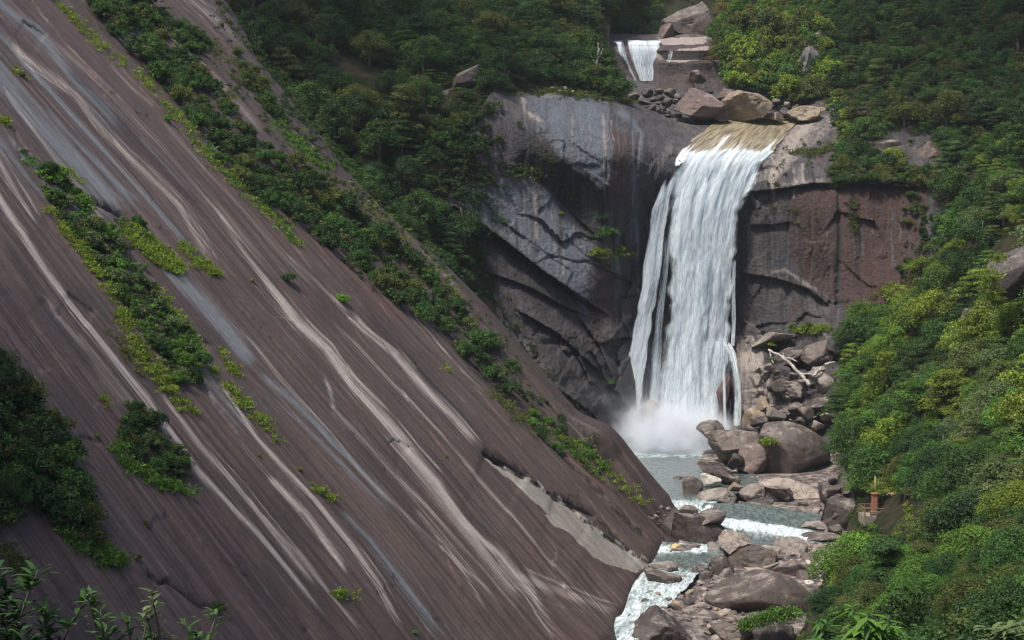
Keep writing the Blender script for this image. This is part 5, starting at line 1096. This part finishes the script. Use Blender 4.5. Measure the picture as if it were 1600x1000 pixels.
SING = [(451,440,17,'deep green','lone bushy shrub on the bare slab left of centre'),(535,473,17,'bright green','lone bright shrub on the bare slab just right of the bushy one'),(262,190,11,'bright green','small lone shrub on the upper slab below the hedge'),(225,420,10,'bright green','small bright shrub at the edge of the short strip'),
 (325,412,9,'yellow-green','yellow-green tuft right of the lime grass patch'),(500,770,8,'yellow-green','bright lime cushion on the lower middle slab'),(533,928,11,'yellow-green','lime green tuft near the bottom of the slab'),(340,955,17,'dark green','dark shrub at the end of the black crack near the bottom'),(216,875,9,'olive','small olive tuft above the black crack'),
 (468,735,6,'yellow-green','tiny lime tuft on the middle slab'),(405,713,5,'yellow-green','tiny tuft beside the pale streak on the middle slab'),(430,690,6,'yellow-green','tiny lime tuft left of the pale streak'),(697,716,6,'bright green','lone small tuft in the middle of the bare brown slab'),(227,820,8,'olive','dull tuft on the dark lower slab'),
 (648,990,7,'bright green','small tuft at the bottom edge of the slab'),(152,683,6,'yellow-green','tiny tuft left of the round thicket'),(36,240,9,'deep green','spiky shrub at the head of the short strip'),(35,120,8,'olive','olive tuft at the upper left edge'),(395,440,6,'yellow-green','small tuft left of the lone bushy shrub')]
for x, y, rp, tone, lb in SING:
    p = slab_pos(x, y); plant('shrub', p, rp*p[1]/F, SHRM, TRK, tone, lb, None, 'shrub', gs, sq=(.8, 1.2))
for x, y, rp, tone, lb in [(945,375,24,'deep green','round green shrub clinging to the cliff left of the falls'),(942,345,13,'dark green','small shrub just above the round one on the cliff'),(930,398,13,'yellow-green','yellow-green fern hanging beneath the round cliff shrub'),(968,390,9,'yellow-green','spreading yellow-green shrub right of the round cliff shrub'),
   (1237,512,10,'grey-green','grey-green bush on the ledge below the dark wall'),(1262,516,13,'olive','mossy bush on the ledge below the dark wall'),(1206,565,8,'bright green','small bush beside the driftwood trunk'),(1190,532,6,'yellow-green','tiny bush at the left end of the ledge'),(865,275,5,'yellow-green','tiny yellow-green tuft on the dark undercut'),
   (876,335,7,'yellow-green','yellow-green tuft on the rim of the striped lower wall'),(1335,340,9,'deep green','small hanging plant on the red right wall'),(1245,350,5,'yellow-green','tiny tuft at the horizontal crack of the right wall'),(955,600,8,'deep green','small dark bush on the wet rock left of the falls'),
   (1212,290,7,'olive','small plant on the rim right of the falls'),(1418,350,13,'olive','plant draping the right edge of the red wall'),(1425,310,15,'deep green','leafy plant draping from the trees over the red wall')]:
    p = cliff_pos(x, y); plant('shrub', p, rp*p[1]/F, SHRM, TRK, tone, lb, None, 'shrub', gs, sq=(.8, 1.2))
shrubs([(1305,240),(1340,235),(1400,262),(1440,270),(1470,290),(1440,300),(1380,290),(1330,288),(1305,292)], 22, 14, (12,20), ['deep green','olive','dark green','olive'], 'one of the plants hanging over the rim of the red wall', 'plants hanging over the rim of the red wall', 49, cliff_pos, seg='the red wall rim')
shrubs([(1290,150),(1330,150),(1345,240),(1325,240)], 9, 15, (13,20), ['dark green','olive','yellow-green'], 'one of the shrubs along the right bank above the lip', 'shrubs along the right bank above the lip', 50, cliff_pos)
shrubs([(1145,140),(1240,165),(1300,160),(1300,60),(1180,20),(1120,90)], 34, 19, (16,30), ['olive','yellow-green','bright green','yellow-green','deep green','olive'], 'one of the sunlit olive bushes on the knoll right of the upper fall', 'sunlit olive bushes on the knoll', 51, seg='the sunlit knoll', pos=lambda x, y: P(x, y, 398-(y-60)*.18))
shrubs([(800,128),(900,140),(972,152),(945,100),(920,60),(800,90)], 24, 18, (16,28), ['dark green','deep green','deep green','olive'], 'one of the dark bushes crowning the cliff left of the upper fall', 'dark bushes crowning the left cliff', 52, seg='the left cliff top', pos=lambda x, y: P(x, y, 372-(y-100)*.25))
shrubs([(700,240),(760,235),(820,240),(830,262),(760,280),(700,285)], 12, 17, (14,22), ['dark green','deep green'], 'one of the shrubs between the tilted slabs and the black overhang', 'shrubs above the black overhang', 53, lambda x, y: P(x, y, 327))
shrubs([(1275,965),(1320,905),(1345,865),(1362,850),(1350,905),(1325,960),(1290,1010),(1262,1010)], 12, 18, (16,26), ['dark green','deep green','yellow-green'], 'one of the bushes at the forest edge beside the lower boulders', 'bushes at the forest edge beside the boulders', 54, lambda x, y: P(x, y, bed_depth(min(x, 1320), min(y, 1000))-2))
def cover(pts, width, n, rpx, tones, pos=slab_pos, seed=1):
    g = random.Random(seed); a = np.array(pts, float); L_ = np.r_[0, np.cumsum(np.hypot(*np.diff(a, axis=0).T))]
    for _ in range(n):
        t = g.uniform(0, L_[-1]); x = np.interp(t, L_, a[:, 0])+g.gauss(0, width); y = np.interp(t, L_, a[:, 1])+g.gauss(0, width*.6)
        if noise3(np.array(t*.03), np.array(0.), np.array(0.), seed+3) < -.25: continue
        p = pos(x, y); UGS.append((p, g.uniform(*rpx)*p[1]/F, g.choice(tones)))
DG = ['dark green', 'deep green', 'dark green', 'olive']
cover([(330,0),(400,80),(470,170),(530,255)], 12, 150, (4,9), DG, seed=1); cover([(290,40),(360,110),(430,180),(500,250),(560,300)], 14, 170, (4,9), DG, seed=2); cover([(560,300),(640,380),(720,460),(800,540)], 12, 150, (3,7), DG, seed=3); cover([(440,150),(520,240),(600,330),(690,405)], 9, 150, (4,8), DG, seed=4)
cover([(365,30),(430,120),(490,200),(550,275),(620,350),(700,425)], 6, 190, (5,9), DG, seed=14); cover([(750,475),(840,572),(920,662),(985,735)], 5, 60, (2,5), DG, seed=15)
cf2 = lambda x, y: cliff_pos(x, y)
cover([(735,125),(745,170),(740,220),(735,270),(715,310)], 22, 200, (7,14), DG, cf2, 5); cover([(745,290),(790,275),(830,262)], 9, 70, (5,10), ['olive', 'yellow-green', 'deep green'], cf2, 6); cover([(795,140),(850,145),(900,150),(960,156)], 7, 60, (4,9), DG, cf2, 7)
cover([(1300,285),(1360,292),(1440,300)], 7, 60, (5,9), DG, cf2, 8); cover([(1425,300),(1440,360),(1430,420),(1400,470),(1340,500)], 12, 90, (7,13), DG, cf2, 9); cover([(720,380),(760,440),(800,520),(850,580)], 14, 70, (4,8), DG, cf2, 10); cover([(1330,510),(1325,560),(1320,600)], 8, 40, (7,12), ['deep green', 'bright green'], cf2, 11); cover([(1190,300),(1240,240),(1330,235)], 14, 50, (3,7), ['olive', 'dark green'], cf2, 12)
print('SHRUBS', len(SHR))
merged(UGS, UGA, 19, 'ground_cover', 'low leafy growth filling the shrub strips on the slab and cliff rims', 'undergrowth')
# ------------------------------------------------------------------ grass and moss
GV, GF, GT, GC = [], [], [], []; gn = 0
gg = np.random.default_rng(77)
def tufts(pts3, rad, tone, n=40):
    global gn
    for p, r in zip(pts3, rad):
        D = gg.normal(size=(n, 3)); D[:, 2] = np.abs(D[:, 2])+.7; D /= np.linalg.norm(D, axis=1, keepdims=True)
        b = p+gg.normal(size=(n, 3))*r*np.array([.75, .75, .2]); l = r*gg.uniform(.5, 1.1, n)[:, None]
        sd = np.cross(D, gg.normal(size=(n, 3))); sd /= np.linalg.norm(sd, axis=1, keepdims=True); wv = l*.11; tip = b+D*l; tip[:, 2] -= l[:, 0]*.25
        V = np.stack([b-sd*wv, b+sd*wv, b+D*l*.6+sd*wv*.9, tip], 1).reshape(-1, 3)
        GV.append(V); GF.append(np.arange(n*4).reshape(-1, 4)+gn); gn += n*4
        c = np.array(TONE[tone])*gg.uniform(.75, 1.25); GC.append(np.tile(np.r_[c, 1].astype(np.float32), (n*4, 1))); GT.append(np.repeat(np.clip(.5+gg.normal(size=n)*.2, 0, 1), 4))
def grass_line(pts, width, n, tone, rpx=(3, 6), pos=slab_pos, seed=0):
    g = random.Random(seed+len(GV)); P_, R_ = [], []; a = np.array(pts, float); L_ = np.r_[0, np.cumsum(np.hypot(*np.diff(a, axis=0).T))]
    for _ in range(n):
        t = g.uniform(0, L_[-1])
        nn = noise3(np.array(t*.05), np.array(0.), np.array(0.), seed+3)
        if nn < -.35 and g.random() < .8: continue
        x = np.interp(t, L_, a[:, 0])+g.gauss(0, width); y = np.interp(t, L_, a[:, 1])+g.gauss(0, width*.7)
        p = pos(x, y); P_.append(p); R_.append(g.uniform(*rpx)*p[1]/F)
    tufts(P_, R_, tone)
def grass_poly(poly, n, tone, rpx=(3, 6), pos=slab_pos, seed=0):
    P_, R_ = [], []; g = random.Random(seed)
    for x, y in poly_pts(poly, n, seed+200, .5): p = pos(x, y); P_.append(p); R_.append(g.uniform(*rpx)*p[1]/F)
    tufts(P_, R_, tone)
YG = 'yellow-green'
grass_line([(70,-10),(110,25),(150,65),(205,105),(250,155),(285,190),(320,240),(350,270),(400,315),(465,380)], 5, 420, YG, (3, 7)); grass_line([(300,215),(380,300),(470,382)], 5, 100, 'bright green', (4, 8))
grass_poly([(192,348),(210,352),(240,375),(265,395),(283,415),(282,430),(262,425),(235,408),(210,385),(195,365)], 420, YG, (4, 8))
grass_line([(280,382),(300,400),(320,418),(340,428)], 5, 110, YG, (4, 7))
grass_line([(78,325),(95,350),(115,375),(140,410),(160,440),(185,480),(195,500)], 5, 220, YG, (4, 8)); grass_line([(40,245),(80,275),(110,300),(150,330)], 6, 110, 'bright green', (4, 7)); grass_line([(195,500),(215,550),(255,600),(290,640),(305,645)], 8, 220, YG, (5, 9))
grass_line([(240,450),(280,505),(315,560),(350,600),(385,635),(410,660)], 5, 260, YG, (4, 8)); grass_line([(345,545),(355,565),(370,592)], 4, 50, YG, (4, 7)); grass_line([(85,262),(105,268),(130,285)], 4, 40, YG, (3, 5)); grass_line([(410,655),(432,690)], 5, 26, YG, (4, 6))
grass_line([(180,695),(200,725),(240,750),(280,765),(302,780)], 6, 180, 'bright green', (5, 10)); grass_line([(0,860),(20,870),(35,900)], 8, 60, 'olive', (6, 10)); grass_line([(110,830),(150,860),(180,880)], 8, 160, 'bright green', (7, 13))
grass_line([(165,515),(185,535),(200,562)], 3, 40, 'olive', (4, 6)); grass_line([(160,620),(168,640)], 3, 16, YG, (4, 7)); grass_line([(215,580),(228,600)], 3, 16, 'olive', (4, 6)); grass_line([(490,762),(505,770),(516,780)], 4, 40, YG, (4, 8)); grass_line([(520,925),(545,932)], 5, 30, YG, (5, 8)); grass_line([(0,188),(10,192)], 4, 20, YG, (4, 6)); grass_line([(20,105),(45,122)], 5, 24, YG, (3, 6))
grass_line([(465,10),(480,40),(520,80)], 4, 0, YG); grass_line([(560,350),(590,370),(640,430),(680,470),(705,500)], 6, 130, 'olive', (3, 6)); grass_line([(695,575),(710,585)], 4, 20, YG, (3, 5)); grass_line([(765,610),(785,625),(800,645),(830,660),(870,690)], 6, 110, 'olive', (3, 7)); grass_line([(860,660),(900,700),(950,740),(985,768),(1005,785)], 7, 240, YG, (3, 7))
grass_line([(600,350),(650,400),(700,460),(760,530),(850,600)], 14, 200, 'olive', (2, 4)); grass_line([(230,60),(290,105),(335,130),(370,160)], 6, 90, 'olive', (3, 6)); grass_line([(430,190),(470,230),(510,265)], 8, 120, 'bright green', (4, 7)); grass_line([(550,290),(600,340),(680,420),(720,470)], 7, 110, YG, (3, 5)); grass_line([(250,20),(330,80),(400,140),(450,200)], 9, 140, 'olive', (3, 6)); grass_line([(700,490),(760,560),(860,640)], 8, 90, 'olive', (2, 4))
grass_poly([(660,300),(700,270),(780,268),(850,262),(845,280),(770,298),(730,318),(680,330)], 330, 'olive', (5, 9), lambda x, y: P(x, y, 324.5)); grass_line([(660,300),(720,290),(800,275)], 8, 120, YG, (5, 8), lambda x, y: P(x, y, 324))
cpn = lambda x, y: P(x, y, cliff_pos(x, y)[1]-.2)
grass_line([(790,128),(860,142),(940,152),(985,156)], 5, 200, 'olive', (4, 8), cpn); grass_line([(1240,514),(1262,518),(1290,512)], 4, 120, YG, (4, 7), cpn); grass_line([(1230,238),(1280,235),(1320,225)], 4, 60, 'olive', (3, 6), cpn); grass_line([(1330,170),(1318,220),(1312,290)], 5, 80, YG, (4, 8), cpn); grass_line([(925,400),(950,395),(980,395)], 6, 60, YG, (3, 6), cpn)
grass_line([(840,200),(850,240),(880,290),(915,345),(930,370)], 4, 50, 'olive', (2, 4), cpn); grass_line([(1330,310),(1335,345),(1330,360)], 3, 40, 'olive', (3, 5), cpn); grass_line([(1205,322),(1250,328)], 4, 20, 'olive', (2, 4), cpn); grass_line([(1195,535),(1215,545)], 4, 40, YG, (3, 5), cpn)
grass_poly([(1385,545),(1395,560),(1380,600),(1365,625),(1352,640),(1360,590)], 110, YG, (5, 8), lambda x, y: P(x, y, 281.5)); grass_line([(1195,692),(1215,690)], 3, 40, YG, (4, 7), lambda x, y: P(x, y, 290)); grass_line([(1165,975),(1195,965),(1240,960)], 6, 90, 'bright green', (6, 10), lambda x, y: P(x, y, 190))
grass_line([(1560,400),(1545,450),(1560,480)], 6, 70, YG, (5, 9), lambda x, y: P(x, y, 226))
tag(obj('grass', mesh_np('grass', np.concatenate(GV), np.concatenate(GF), M_LEAFM, {'tint': np.concatenate(GT), 'col': np.concatenate(GC)}, smooth=False)), 'bright grass and moss growing in cracks and along the edges of the shrub strips', 'grass', kind='stuff')
# ------------------------------------------------------------------ foreground sprigs, close to the camera
def sprig(px, py_top, d, h, n_leaf, leaf, tone, label, seed, lean=0., stems=3, droop=0.):
    g = random.Random(seed); top = P(px, py_top, d); e = link(bpy.data.objects.new('plant', None)); base = np.array([top[0], top[1], top[2]-h]); e.location = base; tag(e, label, 'plant')
    Vs, Fs, Ts = [], [], []; n = 0
    for s in range(stems):
        dx, dy = g.uniform(-.30, .30)*h, g.uniform(-.3, .3)*h; hh = h*g.uniform(.75, 1.0) if s else h
        pts = [(0, 0, 0), (dx*.3, dy*.3, hh*.5), (dx*.7+lean*h*.3, dy*.7, hh*.8), (dx+lean*h*.5, dy, hh)]
        obj('stem', mesh_py('stem', *tube(pts, [.02, .015, .01, .004], 5), M_BARK), e); C = cr_axis(np.array(pts, float), 40)
        for k in range(n_leaf):
            i = int(g.uniform(8, 39.9)); c = C[i]; a = g.uniform(0, 6.28); el = g.uniform(.1, .9)-droop
            dr = np.array([math.cos(a), math.sin(a), el]); dr /= np.linalg.norm(dr); sd = np.cross(dr, [0, 0, 1]); sd /= np.linalg.norm(sd); up = np.cross(sd, dr); l = leaf*g.uniform(.6, 1.2); wv = l*.13
            q = np.array([c, c+dr*l*.35-sd*wv+up*l*.04, c+dr*l*.35+sd*wv+up*l*.04, c+dr*l*.7-sd*wv*.8+up*0, c+dr*l*.7+sd*wv*.8+up*0, c+dr*l-np.array([0, 0, l*.15])])
            Vs.append(q); Fs += [(n, n+1, n+2, n+2), (n+1, n+3, n+4, n+2), (n+3, n+5, n+4, n+4)]; n += 6; Ts += [min(1, max(0, g.gauss(.5, .2)))]*6
    me = mesh_py('leaves', np.concatenate(Vs), Fs, M_LEAF, False); me.attributes.new('tint', 'FLOAT', 'POINT').data.foreach_set('value', np.array(Ts, np.float32))
    o = obj('leaves', me, e); o.color = (*TONE[tone], 1)
sprig(10, 890, 15, 1.2, 34, .22, 'dark green', 'leafy green sprigs cut off by the lower left corner', 1, .1, 5)  # dark green sprigs here have the corner's shade in their leaf colour
sprig(75, 945, 15, .9, 30, .20, 'dark green', 'leafy sprigs second from the lower left corner', 2, .1, 5)
sprig(165, 915, 14, 1.0, 22, .16, 'deep green', 'pair of upright sprigs left of the tall pale one', 3, 0, 3)
sprig(262, 915, 14, 1.0, 24, .17, 'grey-green', 'tallest pale green sprig at the bottom left', 4, .12, 2)
sprig(215, 965, 14, .8, 24, .17, 'dark green', 'low dark sprigs beneath the tall pale one', 5, 0, 4)
sprig(310, 960, 14, .8, 20, .15, 'deep green', 'thin sprigs right of the tall pale one', 6, 0, 3)
sprig(1365, 955, 22, 1.4, 60, .36, 'bright green', 'long-leaved plant with drooping leaves at the bottom edge below the forest', 7, 0, 7, .7)
sprig(1310, 975, 23, 1.2, 50, .34, 'deep green', 'drooping long-leaved plant left of the bigger one at the bottom edge', 8, 0, 5, .7)
sprig(1575, 975, 22, 1.2, 50, .30, 'grey-green', 'pale leafy plant in the lower right corner', 9, 0, 6, .3)
